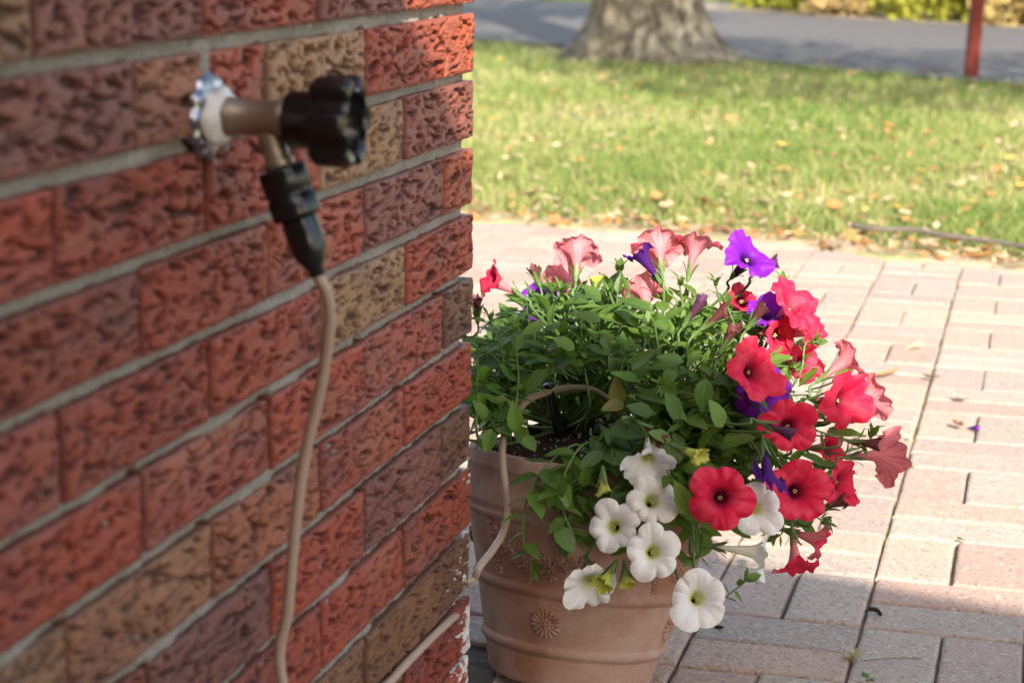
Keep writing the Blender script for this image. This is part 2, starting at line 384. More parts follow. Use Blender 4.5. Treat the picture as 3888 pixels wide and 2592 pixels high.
for i in range(-13, 14):
    for j in range(-18, 17):
        cx, cy = PX0+(i+.5)*PM, PY0+(j+.5)*PM
        horiz = (i+j) % 2 == 0
        for s in (-1, 1):
            p = (cx, cy+s*PM/4) if horiz else (cx+s*PM/4, cy)
            slots.append((p[0], p[1], horiz))
def edge_y(x): return 3.72-0.10*(x+0.2) if x < -0.2 else 3.72-0.40*(x+0.2)
keep = []; rest = []
for x, y, h in slots:
    if y > edge_y(x)-0.02 or y < -3.1 or x < -2.2 or x > 3.0: continue
    if x < 0.06 and y < 0.02 or (x < -0.03 and y < 0.42): continue                      # the house stands here
    sx_, sy_ = seen((x, y, 0)) if y > -1.2 else (9e9, 9e9)
    inview = y > 0.1 and -120 < sx_ < 2480 and -80 < sy_ < 1680
    hidden = sx_ < 1010
    (keep if inview and not hidden else rest).append((x, y, h, (Vector((x, y, 0))-CAM).length))
keep.sort(key=lambda q: q[3])
rest += keep[296:]; keep = keep[:296]
def paver_tint():
    c = rg.choice(PINK) if rg.random() < 0.70 else rg.choice(GREY); k = rg.uniform(0.92, 1.08); return (c[0]*k, c[1]*k, c[2]*k, 1)
for x, y, h, _ in keep:
    o = put('paver', PMESH[rg.randrange(6)], None, paving)
    o.location = (x+rg.uniform(-.0012, .0012), y+rg.uniform(-.0012, .0012), rg.uniform(-0.0016, 0.0012))
    o.rotation_euler = (rg.uniform(-.006, .006), rg.uniform(-.006, .006), (0 if h else math.pi/2)+rg.uniform(-.008, .008)+(math.pi if rg.random() < .5 else 0))
    o.color = paver_tint()
mb = MB()
for x, y, h, _ in rest: mb.box((0, 0, -0.025), (0.193, 0.094, 0.05) if h else (0.094, 0.193, 0.05), Matrix.Translation((x, y, rg.uniform(-.002, .001))))
o = mb.build('outlying_pavers', MAT['paver'], paving, False); o.color = (0.44, 0.30, 0.245, 1); tag(o, kind='stuff')

# bare earth between wall foot and pot
me_v = []; me_f = []
for i in range(19):
    for j in range(15):
        x = -0.66+i*0.038; y = -0.02+j*0.035
        e = max(0, 1-((x+0.26)/0.32)**2)*max(0, 1-((y-0.16)/0.26)**2)
        me_v.append((x, y, -0.013+0.030*e+0.006*math.sin(x*70+y*31)*e+0.004*math.sin(x*130-y*90)*e))
for i in range(18):
    for j in range(14):
        a = i*15+j; me_f.append((a, a+15, a+16, a+1))
o = put('earth', mesh('earth', me_v, me_f), MAT['dirt']); tag(o, kind='structure')

# ---------------------------------------------------------------- the brick wall
wall = empty('brick_wall', (0, 0, 0))
tag(wall, 'rough red, plum and buff brick house wall with grey mortar and a sharp corner', 'wall')
Z0, CH, MU = 0.7794, 0.06385, 0.10682
JT = 0.0098
RED, RED2, BROWNRED, PLUM, TAN, BROWN, ORANGE, PINKRED = (0.35, 0.080, 0.044), (0.31, 0.070, 0.042), (0.27, 0.076, 0.047), (0.235, 0.103, 0.092), (0.355, 0.255, 0.150), (0.17, 0.098, 0.06), (0.42, 0.115, 0.055), (0.32, 0.095, 0.072)
ROWS = {
 -5: ([0, 1, 3, 5, 7, 9, 11, 13], [RED, TAN, RED, PLUM, RED, RED2, TAN]), -4: ([0, 2, 4, 6, 8, 10, 12, 14], [PLUM, RED, RED, TAN, RED, PLUM, RED]),
 -3: ([0, 1, 3, 5, 7, 9, 11, 13], [ORANGE, RED, PLUM, RED, RED2, TAN, RED]), -2: ([0, 2, 4, 6, 8, 10, 12, 14], [RED, TAN, RED, PLUM, RED, RED, PLUM]),  # joints in half bricks from the corner, then (clay, white paint) from the corner towards the camera
 -1: ([0, 1, 3, 5, 7, 9, 11, 13], [RED, PLUM, RED, TAN, RED, PLUM, RED]),
 0: ([0, 2, 4, 6, 8.15, 10, 12, 14], [ORANGE, PLUM, RED, PLUM, TAN, RED, PLUM]),
 1: ([0, 1, 3, 5, 6, 7, 9, 11, 13], [ORANGE, RED, TAN, RED, (0.34, 0.17, 0.11), PLUM, RED, TAN]),
 2: ([0, 2, 4, 6, 8, 10, 12, 14], [(0.27, 0.11, 0.09), TAN, RED, RED2, RED, PLUM, RED]),
 3: ([0, 1, 3, 5, 7, 9, 11, 13], [ORANGE, PLUM, RED, RED2, BROWNRED, RED, TAN]),
 4: ([0, 2, 4, 6, 8, 10, 12, 14], [RED, TAN, RED, RED2, PINKRED, RED, PLUM]),
 5: ([0, 1, 3, 5, 7, 9, 11, 13], [BROWN, PINKRED, RED, PINKRED, RED, BROWNRED, RED]),
 6: ([0, 2, 4, 6, 8, 10, 12, 14], [RED, RED, (0.36, 0.15, 0.085), (0.31, 0.17, 0.10), (0.27, 0.18, 0.11), RED, TAN]),
 7: ([0, 1, 3, 5, 7, 9, 11, 13], [BROWN, PLUM, RED, PLUM, BROWNRED, RED, PLUM]),
 8: ([0, 2, 4, 6, 8, 10, 12, 14], [(0.33, 0.085, 0.045), RED, RED, PINKRED, RED, TAN, RED]),
 9: ([0, 1, 3, 5, 7, 9, 11, 13], [BROWN, (0.20, 0.115, 0.06), (0.23, 0.135, 0.075), RED, PLUM, RED, RED]),
 10: ([0, 2, 4, 6, 8, 10, 12, 14], [(0.27, 0.06, 0.038), (0.22, 0.13, 0.07), RED, PLUM, RED, TAN, RED]),
 11: ([0, 1, 3, 5, 7, 9, 11, 13], [RED, BROWN, RED, TAN, RED, PLUM, RED]),
}
WHITE = {4: .15, 5: .55, 6: .5, 7: .6, 8: .75, 9: .78, 10: .95, 11: 1.0}
def bed(k): return Z0-k*CH-(0.0 if k < 7 else (0.0015, 0.0035, 0.0075)[min(k, 9)-7])     # height of the bed joint under course k
def joint_y(n): return -(n*MU) + (0.012 if n == 1 else 0.0)
def brick(row, n0, n1, clay, seed):
    rr = random.Random(seed)
    y1 = joint_y(n0) - (0.0 if n0 == 0 else 0.0042); y0 = joint_y(n1) + 0.0042
    z0 = bed(row)+JT/2; z1 = bed(row-1)-JT/2
    z0 += rr.uniform(-.0012, .0012); z1 += rr.uniform(-.0012, .0012)
    near = (Vector((0, (y0+y1)/2, z0))-CAM).length
    ny = max(8, int((y1-y0)/0.0024)); nz = max(6, int((z1-z0)/0.00135))
    Y = np.linspace(y0, y1, ny); Z = np.linspace(z0, z1, nz)
    YY, ZZ = np.meshgrid(Y, Z, indexing='ij')
    s = seed % 977
    a = rr.uniform(-0.5, 0.5)
    wy = YY+0.010*pn(YY*30, ZZ*60, s, 3); wz = ZZ+a*(YY-y0)*0.16+0.004*pn(YY*28, ZZ*60, s, 5)+0.0018*pn(YY*75, ZZ*140, s, 15)
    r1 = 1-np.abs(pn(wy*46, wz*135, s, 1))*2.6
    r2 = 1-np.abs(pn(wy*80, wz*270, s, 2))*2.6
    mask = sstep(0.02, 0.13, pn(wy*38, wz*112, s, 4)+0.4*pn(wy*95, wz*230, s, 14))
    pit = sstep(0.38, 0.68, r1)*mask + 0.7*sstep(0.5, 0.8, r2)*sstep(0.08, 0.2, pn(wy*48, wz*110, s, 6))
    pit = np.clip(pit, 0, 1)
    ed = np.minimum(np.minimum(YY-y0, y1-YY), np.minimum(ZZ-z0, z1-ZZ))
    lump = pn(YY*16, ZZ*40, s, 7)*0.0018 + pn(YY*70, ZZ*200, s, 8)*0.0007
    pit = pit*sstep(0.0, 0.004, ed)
    X = lump - pit*0.0060 - 0.0018*(1-sstep(0, 0.0035, ed)) + rr.uniform(-.0008, .0012)
    # ragged outline
    e = 1-sstep(0, 0.010, ed)
    YYd = YY + e*0.0007*pn(YY*70, ZZ*110, s, 9); ZZd = ZZ + e*0.0008*pn(YY*80, ZZ*90, s, 10)
    depth = (0.205 if n1-n0 == 1 else 0.098) if n0 == 0 else 0.085
    V = [np.stack([X, YYd, ZZd], -1).reshape(-1, 3)]
    def ringidx():
        return [i*nz for i in range(ny)] + [(ny-1)*nz+k for k in range(1, nz)] + [i*nz+nz-1 for i in range(ny-2, -1, -1)] + [k for k in range(nz-2, 0, -1)]
    ring = ringidx(); nr_ = len(ring); base = ny*nz
    B = V[0][ring]
    R1 = B.copy(); R1[:, 0] -= 0.004; R2 = B.copy(); R2[:, 0] = -depth
    if n0 == 0:   # the corner brick shows a rough second face round the corner
        m2 = B[:, 1] > y1-0.004; R1[m2, 0] -= 0.0
    verts = np.concatenate([V[0], R1, R2])
    f = []
    for i in range(ny-1):
        for k in range(nz-1): f.append((i*nz+k, (i+1)*nz+k, (i+1)*nz+k+1, i*nz+k+1))
    for k in range(nr_):
        k2 = (k+1) % nr_
        f.append((ring[k2], ring[k], base+k, base+k2)); f.append((base+k2, base+k, base+nr_+k, base+nr_+k2))
    f.append(tuple(base+nr_+k for k in range(nr_)))
    me = mesh('brick', verts, f)
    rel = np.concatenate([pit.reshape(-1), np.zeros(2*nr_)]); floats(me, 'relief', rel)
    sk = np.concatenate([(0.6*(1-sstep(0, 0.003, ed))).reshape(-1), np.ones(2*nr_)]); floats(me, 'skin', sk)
    lime = np.clip(1.0-(-verts[:, 1])/0.42, 0.30, 1)*0.75 + np.clip(1-(-verts[:, 1])/0.06, 0, 1)*0.45
    floats(me, 'lime', lime)
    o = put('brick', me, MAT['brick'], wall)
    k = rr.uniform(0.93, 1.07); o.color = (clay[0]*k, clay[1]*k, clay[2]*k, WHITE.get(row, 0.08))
for row, (J, C) in ROWS.items():
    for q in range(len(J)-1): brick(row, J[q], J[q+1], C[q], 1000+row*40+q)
# mortar body with raked joints, standing back from every face
mv_ = []; mf = []
ny, nz = 380, 310
Yg = np.linspace(-1.52, -0.0115, ny); Zg = np.linspace(-0.05, 1.12, nz); YY, ZZ = np.meshgrid(Yg, Zg, indexing='ij')
X = -0.0095 + pn(YY*40, ZZ*90, 0.3, 21)*0.0030 + pn(YY*230, ZZ*260, 0.7, 22)*0.0016 + 0.0042*sstep(0.1, 0.5, pn(YY*9, ZZ*25, .2, 23))*sstep(-0.05, -0.35, YY)
for row, (J, C) in ROWS.items():      # upright joints are raked out deep
    zc = (bed(row)+bed(row-1))/2
    for n in J[1:]:
        if (row, n) == (1, 6):
            X += 0.0095*(np.abs(YY-joint_y(n)-0.003*pn(ZZ*90, YY*0, .3, 61)) < 0.006)*(ZZ > zc)*(np.abs(ZZ-zc) < CH/2)
            continue
        X -= 0.028*(np.abs(YY-joint_y(n)) < 0.0075)*(np.abs(ZZ-zc) < CH/2-0.006)
gv = np.stack([X, YY, ZZ], -1).reshape(-1, 3)
gf = [(i*nz+k, (i+1)*nz+k, (i+1)*nz+k+1, i*nz+k+1) for i in range(ny-1) for k in range(nz-1)]
b0 = len(gv); gv = np.concatenate([gv, np.array([(-2.6, -0.0125, z) for z in Zg])])
# round the corner
last = (ny-1)*nz
cv = gv[last:last+nz].copy(); cv[:, 0] = -2.6; cv[:, 1] = -0.0115
b1 = len(gv); gv = np.concatenate([gv, cv])
gf += [(last+k, b1+k, b1+k+1, last+k+1) for k in range(nz-1)]
put('mortar', mesh('mortar', gv, gf), MAT['mortar'], wall)
mb = MB(); mb.box((-1.31, -3.0, 1.3), (2.575, 2.95, 2.7)); mb.box((-1.31, -0.768, 1.83), (2.575, 1.51, 1.40)); o = mb.build('mortar', MAT['mortar'], wall, False)
# the rest of the house wall: plain courses out of the picture
mb = MB(); rg = random.Random(5)
k = -27
while k <= 11:
    n = 14 if k >= -5 else 0
    z = Z0-k*CH+CH/2
    if k >= -5:
        n = ROWS[k][0][-1]
    else: n = 0
    first = (k % 2 == 1)
    while n*MU < 4.3:
        w = 1 if (n == 0 and first) else 2
        ya, yb = -n*MU-(0.003 if n else 0), -(n+w)*MU+0.003
        mb.box((-0.035+rg.uniform(-.001, .001), (ya+yb)/2, z), (0.07, abs(yb-ya), CH-JT)); n += w
    x = -0.105 if not first else -0.21
    while x > -2.5:
        mb.box((x-0.104, -0.035, z), (0.205, 0.07, CH-JT)); x -= 0.2136
    k += 1
o = mb.build('outlying_bricks', MAT['brick'], wall, False); o.color = (0.34, 0.085, 0.05, 0.0); tag(o, kind='stuff')

simple('shade_roof_soffit', (0.20, 0.17, 0.14), 0.8, 0.2, var=0.1, scale=5); simple('added_wall', (0.24, 0.17, 0.13), 0.85, 0.2, var=0.1, scale=5)
# unseen roof and back wall, added to throw the shade and block sky
roof = empty('added_shade_roof', (0, -2.4, 2.4)); tag(roof, 'unseen roof added behind the viewer to shade the wall and near paving', 'roof')
ed_ = Vector((0.968, -0.248, 0)); nb = Vector((-0.248, -0.968, 0))
Mr = Matrix.Translation((0, -2.36, 2.20)) @ Matrix(((ed_.x, nb.x, 0), (ed_.y, nb.y, 0), (0, 0, 1))).to_4x4()
MB().box((2.9, 2.2, 0.10), (7.2, 4.4, 0.16), Mr).build('deck', MAT['shade_roof_soffit'], roof, False).location = -Vector((0, -2.4, 2.4))
MB().box((2.9, -0.012, 0.08), (7.24, 0.02, 0.2), Mr).build('fascia', MAT['white_paint'], roof, False).location = -Vector((0, -2.4, 2.4))
MB().box((2.9, 4.5, -1.0), (7.2, 0.2, 2.8), Mr).build('added_back_wall', MAT['added_wall'], roof, False).location = -Vector((0, -2.4, 2.4))  # unseen wall added to close off skylight and deepen the shade
for px in (3.4, 6.3): MB().box((px, 3.0, -1.19), (0.1, 0.1, 2.42), Mr).build('post', MAT['white_paint'], roof, False).location = -Vector((0, -2.4, 2.4))  # supports for the added roof
# ---------------------------------------------------------------- hose tap on the wall
FY, FZ = -0.640, 0.7330
tap = empty('hose_tap', (0, FY, FZ)); tag(tap, 'brass garden tap with black lobed hand wheel fixed to the brick wall', 'tap')
Mx = Matrix(((0, 0, 1, 0), (0, 1, 0, 0), (-1, 0, 0, 0), (0, 0, 0, 1)))      # local z -> world +x
# scalloped wall plate
def scal(a, z, i): return 1+(0.055*math.cos(12*a) if i > 0 else 0)
MB().lathe([(0.0005, 0.007), (0.012, 0.0075), (0.018, 0.0055), (0.0240, 0.0045), (0.0275, 0.002), (0.0280, -0.004)], 72, Mx, scal).build('wall_plate', MAT['chrome'], tap)
rg = random.Random(3); mb = MB()
mb.lathe([(0.0005, 0.013), (0.013, 0.0145), (0.0180, 0.012), (0.0205, 0.008), (0.0195, 0.004)], 36, Mx, lambda a, z, i: 1+0.13*math.sin(a*2+1+i)+0.09*math.sin(a*5+2*i)+0.05*math.sin(a*9+i)); mb.build('caulk', MAT['caulk'], tap)
mb = MB()
for k in range(16):
    a = rg.uniform(0, 6.28); r = rg.uniform(0.021, 0.030); d = rg.uniform(.0010, .0022)
    mb.lathe([(0.0001, d), (d*.7, d*.7), (d, 0), (d*.6, -d*.6)], 8, Matrix.Translation((rg.uniform(.002, .006), r*math.cos(a), r*math.sin(a))))
mb.build('water_drop', MAT['chrome'], tap)
MB().lathe([(0.0130, 0.004), (0.0130, 0.020), (0.0118, 0.022), (0.0118, 0.046), (0.0124, 0.047), (0.0124, 0.062), (0.004, 0.062)], 32, Mx).build('body', MAT['brass'], tap)
# hand wheel: six lobes, hollow cup facing out
def lobes(a, z, i): return 0.70+0.30*min(1, max(0, 0.75+1.7*math.cos(6*a-math.pi)))
hw = [(0.003, 0.0570), (0.0165, 0.0565), (0.0185, 0.058), (0.0190, 0.0755), (0.0280, 0.0765), (0.0300, 0.0785), (0.0306, 0.083), (0.0306, 0.0995), (0.0300, 0.1020), (0.0280, 0.1035)]
mb = MB(); mb.lathe(hw, 96, Mx, lambda a, z, i: lobes(a, z, i) if i > 3 else 1)
mb.lathe([(0.0280, 0.1035), (0.0250, 0.1032), (0.0212, 0.099), (0.0205, 0.079), (0.003, 0.078)], 96, Mx, lambda a, z, i: lobes(a, z, i) if i == 0 else (0.88 if i == 1 else 0.97))
mb.build('hand_wheel', MAT['black_plastic'], tap)
MB().lathe([(0.0005, 0.084), (0.004, 0.084), (0.0045, 0.083), (0.0045, 0.077)], 16, Mx).build('screw', MAT['chrome'], tap)
# spout leaning out and down, then the black fittings in line with it
sd = Vector((0.34, 0.0, -0.94)).normalized(); s0 = Vector((0.0405, 0, -0.004)); Ms = Matrix.Translation(s0) @ frame(sd, (0, 1, 0))
MB().lathe([(0.0075, 0.0), (0.0085, 0.012), (0.0085, 0.024), (0.0100, 0.025), (0.0100, 0.031), (0.004, 0.031)], 28, Ms).build('spout', MAT['brass'], tap)
kn = lambda a, z, i: 1+0.016*(1 if int(a/(2*math.pi)*56*2) % 2 else -1)
fit = empty('hose_adapter', (0, 0, 0)); fit.parent = tap
MB().lathe([(0.006, 0.030), (0.0150, 0.030), (0.0158, 0.032), (0.0158, 0.046), (0.0148, 0.047), (0.0148, 0.049), (0.0160, 0.050), (0.0160, 0.062), (0.0152, 0.064), (0.008, 0.064)], 112, Ms, kn).build('collar', MAT['black_plastic'], fit)
MB().lathe([(0.008, 0.063), (0.0118, 0.0645), (0.0122, 0.066), (0.0122, 0.086), (0.0108, 0.090), (0.0085, 0.095), (0.0058, 0.099), (0.0054, 0.104), (0.0042, 0.1045)], 48, Ms, lambda a, z, i: 1+(0.05*math.cos(6*a) if 1 < i < 4 else 0)).build('nozzle', MAT['black_plastic'], fit)
HS = Vector((0, FY, FZ)) + s0 + sd*0.100

# ---------------------------------------------------------------- terracotta pot (leans a little on the uneven ground)
PB = Vector((0.0332, 0.3107, -0.004)); PA = Vector((0.0596, 0.1785, 1)).normalized()
Mp = Matrix.Translation(PB) @ frame(PA, (0, 1, 0))
Mpi = Mp.inverted()
pot = empty('terracotta_pot', PB); pot.matrix_world = Mp
tag(pot, 'round terracotta flower pot with raised bands and flower garlands at the corner of the wall', 'flower pot')
R0, SL = 0.0939, 0.245
wr = lambda h: R0+SL*h
def bulge(h, c, w): return max(0, 1-((h-c)/w)**2)
prof = []
for h in np.linspace(0.006, 0.186, 100):
    r = wr(h)+0.0042*bulge(h, 0.045, 0.0065)**.8+0.0042*bulge(h, 0.1128, 0.0065)**.8
    prof.append((r, h))
prof = [(0.02, 0.0), (R0-0.006, 0.0), (R0-0.001, 0.002)]+prof
prof += [(wr(.187)+.0025, 0.1880), (wr(.19)+.0042, 0.1915), (wr(.194)+.0030, 0.1950), (wr(.197)+.0005, 0.1968), (wr(.198)+.0022, 0.1990), (wr(.2)+.0028, 0.203)]
MB().lathe(prof, 120).build('body', MAT['terracotta'], pot)
rim = [(wr(.2)+.0026, 0.2034), (0.1460, 0.215), (0.1468, 0.2420), (0.1474, 0.2432), (0.1470, 0.2450), (0.1466, 0.2570), (0.1455, 0.2600), (0.1425, 0.2613), (0.1385, 0.2605), (0.1365, 0.2560), (0.133, 0.220), (0.125, 0.19)]
MB().lathe(rim, 120).build('rim', MAT['terracotta'], pot)
def pot_hit(x, y):
    d = ray(x, y); best = None
    for k in range(1500, 3300):
        q = Mpi @ (CAM+d*(k/1000/ d.length))
        if 0 < q.z < 0.2 and math.hypot(q.x, q.y) < wr(q.z): return math.atan2(q.y, q.x), q.z
    return None
def on_pot(phi, h, lift=0.0):
    r = wr(h)+lift; n = Vector((math.cos(phi), math.sin(phi), -SL)).normalized()
    return Matrix.Translation((r*math.cos(phi), r*math.sin(phi), h)) @ frame(n)
def relief_flower(R, petals, d, seed):
    rr = random.Random(seed); N = petals*8; v = [(0, 0, d*1.5)]; f = []
    ringv = []
    for (t, zz) in ((0.16, 1.45), (0.26, 0.5), (0.45, 0.95), (0.75, 1.0), (0.93, 0.7), (1.0, -0.15)):
        for k in range(N):
            a = 2*math.pi*k/N; pl_ = abs(math.cos(petals*a/2))
            rr_ = R*t*(1 if t < 0.3 else (0.72+0.28*pl_**.7 if t > 0.6 else 0.9+.1*pl_)); z = d*zz*(1 if t < .3 else (0.25+0.75*pl_))
            if t == 1.0: z = -0.0015
            v.append((rr_*math.cos(a), rr_*math.sin(a), z))
    for k in range(N): f.append((0, 1+k, 1+(k+1) % N))
    for i in range(5):
        for k in range(N): f.append((1+i*N+k, 1+(i+1)*N+k, 1+(i+1)*N+(k+1) % N, 1+i*N+(k+1) % N))
    return mesh('relief_flower', v, f)
RF = [relief_flower(0.0085, 9, 0.0030, 1), relief_flower(0.0072, 5, 0.0032, 2), relief_flower(0.0062, 6, 0.0028, 3)]
ROS = relief_flower(0.0185, 17, 0.0030, 4)
# two-tier rosette
ro = None
ph = pot_hit(1253, 1431)
for k in range(4):
    o = put('rosette', ROS, MAT['terracotta'], pot); o.matrix_local = on_pot(ph[0]+k*math.pi/2, ph[1])
    c = put('rosette_heart', RF[0], MAT['terracotta'], o); c.location = (0, 0, 0.0022); c.scale = (1.0, 1.0, 0.7)
swag = [(1131, 1196, 0, 1.15), (1138, 1222, 0, 1.0), (1146, 1262, 1, 1.0), (1142, 1285, 2, 1), (1147, 1306, 1, 1), (1152, 1243, 2, 1), (1168, 1262, 1, 1.1), (1180, 1276, 1, 1), (1190, 1292, 2, 1.1), (1203, 1281, 1, 1), (1213, 1300, 1, 1.1), (1226, 1290, 1, 1.0), (1240, 1302, 0, 1), (1254, 1292, 1, 1.1), (1269, 1304, 1, 1.1), (1268, 1322, 2, 1.2), (1284, 1292, 1, 1.0), (1298, 1303, 1, 1), (1312, 1291, 2, 1.1), (1326, 1301, 1, 1), (1342, 1290, 1, 1), (1356, 1296, 1, 1)]
pts_ = [(pot_hit(x, y), kd, s) for x, y, kd, s in swag]; pts_ = [q for q in pts_ if q[0]]
i = 0
for k in range(4):
    for (phh, kd, s) in pts_:
        o = put('relief_flower', RF[kd], MAT['terracotta'], pot)
        o.matrix_local = on_pot(phh[0]+k*math.pi/2, phh[1]) @ Matrix.Rotation(i*1.7, 4, 'Z') @ Matrix.Diagonal((s, s, 1, 1)); i += 1
# soil and perlite in the pot
sv = []; sf = []; NR, NA = 22, 72
for i in range(NR+1):
    r = 0.1365*i/NR
    for k in range(NA):
        a = 2*math.pi*k/NA; x, y = r*math.cos(a), r*math.sin(a)
        sv.append((x, y, 0.2385+max(-.004, .44*y)*max(.0, min(1, (.1375-r)/.004))+0.020*math.exp(-(r/0.07)**2)+float(pn(x*70, y*70, .4, 31))*0.008+float(pn(x*190, y*190, .4, 32))*0.004))
for i in range(NR):
    for k in range(NA): sf.append((i*NA+k, (i+1)*NA+k, (i+1)*NA+(k+1) % NA, i*NA+(k+1) % NA))
soil = put('potting_soil', mesh('potting_soil', sv, sf), MAT['soil']); soil.matrix_world = Mp; tag(soil, kind='stuff')
mb = MB(); rr = random.Random(9)
for k in range(420):
    r = 0.132*math.sqrt(rr.random()); a = rr.uniform(0, 6.28); x, y = r*math.cos(a), r*math.sin(a); s = rr.uniform(.0006, .0021)*(1 if rr.random() < .8 else 1.4)
    z = 0.2395+max(-.004, .44*y)*max(.0, min(1, (.1375-r)/.004))+0.020*math.exp(-(r/0.07)**2)+float(pn(x*70, y*70, .4, 31))*0.008+float(pn(x*190, y*190, .4, 32))*0.004
    v = [Vector((rr.gauss(0, 1), rr.gauss(0, 1), rr.gauss(0, 1))).normalized()*s for _ in range(1)]
    o8 = [Vector((sx*rr.uniform(.6, 1.1), sy*rr.uniform(.6, 1.1), sz*rr.uniform(.6, 1.1)))*s*.7+Vector((x, y, z)) for sx in (-1, 1) for sy in (-1, 1) for sz in (-1, 1)]
    mb.add(o8, [(0, 1, 3, 2), (4, 6, 7, 5), (0, 4, 5, 1), (2, 3, 7, 6), (0, 2, 6, 4), (1, 5, 7, 3)])
o = mb.build('perlite', MAT['perlite'], soil); tag(o, kind='stuff')

# ---------------------------------------------------------------- watering tube and its stake
def wallpt(x, y, X=0.0):
    d = ray(x, y); return CAM+d*((X-CAM.x)/d.x)
hp = [HS-sd*0.010, HS+sd*0.006, at(751, 676, -0.636), at(757, 745, -0.630), at(738, 880, -0.622), at(708, 1010, -0.618), at(690, 1110, -0.617), at(672, 1270, -0.616), at(661, 1400, -0.615), at(648, 1568, -0.614),
      Vector((0.075, -0.612, 0.20)), Vector((0.070, -0.600, 0.10)), Vector((0.058, -0.565, 0.075)), Vector((0.034, -0.49, 0.125)), wallpt(770, 1688, 0.012)]
hp += [wallpt(893, 1567, 0.006), wallpt(930, 1526, 0.005), wallpt(994, 1461, 0.004), wallpt(1030, 1427, 0.002), wallpt(1050, 1405, -0.006), Vector((-0.0150, -0.028, 0.1968)), Vector((-0.0170, 0.004, 0.1965)), Vector((-0.024, 0.040, 0.1900)), at(1087, 1329, 0.075), at(1101, 1302, 0.075), at(1132, 1262, 0.115), at(1156, 1222, 0.148), at(1166, 1180, 0.158), at(1163, 1130, 0.166), at(1156, 1070, 0.176), at(1155, 1020, 0.186), at(1166, 975, 0.200), at(1188, 945, 0.218),
       at(1215, 917, 0.238), at(1255, 901, 0.262), at(1300, 892, 0.290), at(1345, 892, 0.315), at(1375, 903, 0.335), at(1398, 922, 0.350), at(1420, 960, 0.37), at(1432, 1005, 0.39)]
hose = put('drip_tube', mesh('drip_tube', *tube_vf(catmull(hp, 9), 0.0040, 14)), MAT['tan_vinyl'])
tag(hose, 'thin tan watering tube hanging from the tap and looping over the pot', 'hose')
stake = empty('tube_stake', at(1276, 985, 0.272)); tag(stake, 'black plastic stake pinning the tan tube in the pot soil', 'stake')
st_top = at(1262, 893, 0.268); st_bot = at(1283, 1000, 0.278); so_ = -Vector(stake.location)
ax = (st_top-st_bot).normalized()
mb = MB(); mb.lathe([(0.0005, 0.0035), (0.006, 0.0035), (0.0068, 0.0025), (0.0068, 0.0), (0.004, -0.002)], 24, Matrix.Translation(st_top+ax*0.003) @ frame(ax)); o = mb.build('cap', MAT['black_plastic'], stake); o.location = so_
mb = MB(); Mk = Matrix.Translation(st_bot) @ frame(ax); L = (st_top-st_bot).length
mb.box((0.0030, 0, L*0.43), (0.0028, 0.0062, L*0.82), Mk); mb.box((-0.0030, 0, L*0.43), (0.0028, 0.0062, L*0.82), Mk); mb.box((0, 0.0012, L*0.41), (0.0032, 0.002, L*0.76), Mk)
o = mb.build('shaft', MAT['black_plastic'], stake, False); o.location = so_
mb = MB(); mb.lathe([(0.0052, -0.006), (0.0052, 0.002)], 16, Matrix.Translation(st_top-ax*0.004) @ frame(ax)); o = mb.build('clip', MAT['black_plastic'], stake); o.location = so_

# ---------------------------------------------------------------- petunias
rg = random.Random(77)
CX = Matrix((_r, _u, -_f)).transposed()          # camera axes as directions in the place
def leaf_mesh(seed, wid=0.5, fold=0.25, curl=0.35, point=0.5):
    rr = random.Random(seed); v = []; f = []; uv = []; NL, NW = 9, 4
    for i in range(NL+1):
        t = i/NL
        w = wid*0.5*(math.sin(math.pi*min(1, t**(0.75)))**0.75)*(1-0.25*t*point) if 0 < i < NL else (0.035 if i == 0 else 0.004)
        if t < 0.12: w = max(0.035, w*t/0.12)
        for j in range(-NW, NW+1):
            s = j/NW; x = w*s; y = t-0.02*abs(s)*0
            z = fold*abs(x)*(1-0.3*t) - curl*t*t*0.5 + 0.012*math.sin(t*14+seed+3*s)*abs(s) + 0.02*rr.uniform(-1, 1)*0
            v.append((x, y, z)); uv.append((s*0.5+0.5, t))
    W = 2*NW+1
    for i in range(NL):
        for j in range(W-1): f.append((i*W+j, i*W+j+1, (i+1)*W+j+1, (i+1)*W+j))
    me = mesh('leaf', v, f); ul = me.uv_layers.new(name='UVMap')
    ul.data.foreach_set('uv', np.array([uv[l.vertex_index] for l in me.loops], np.float32).reshape(-1)); return me
LEAVES = [leaf_mesh(k, w, fo, cu, p) for k, (w, fo, cu, p) in enumerate([(.52, .3, .3, .5), (.60, .15, .5, .4), (.46, .4, .2, .7), (.56, .25, .7, .5), (.64, .2, .15, .3), (.40, .35, .4, .8), (.50, .1, -.2, .5)])]
NARROW = [leaf_mesh(20+k, w, fo, cu, p) for k, (w, fo, cu, p) in enumerate([(.26, .35, .5, .8), (.30, .2, .2, .6), (.22, .4, .8, .9)])]
for m_ in LEAVES+NARROW: m_.materials.append(MAT['petunia_leaf'])
YLEAF = LEAVES[1].copy(); YLEAF.materials.clear(); YLEAF.materials.append(MAT['yellowed_leaf'])
PLEAF = LEAVES[3].copy(); PLEAF.materials.clear(); PLEAF.materials.append(MAT['pale_leaf'])
def basis(y, nz):
    """leaf frame: y along the blade, z its upper side"""
    y = Vector(y).normalized(); z = Vector(nz); z = z-y*z.dot(y)
    if z.length < 1e-4: z = Vector((1, 0, 0))-y*y.x
    z.normalize(); x = y.cross(z); return Matrix((x, y, z)).transposed().to_4x4()

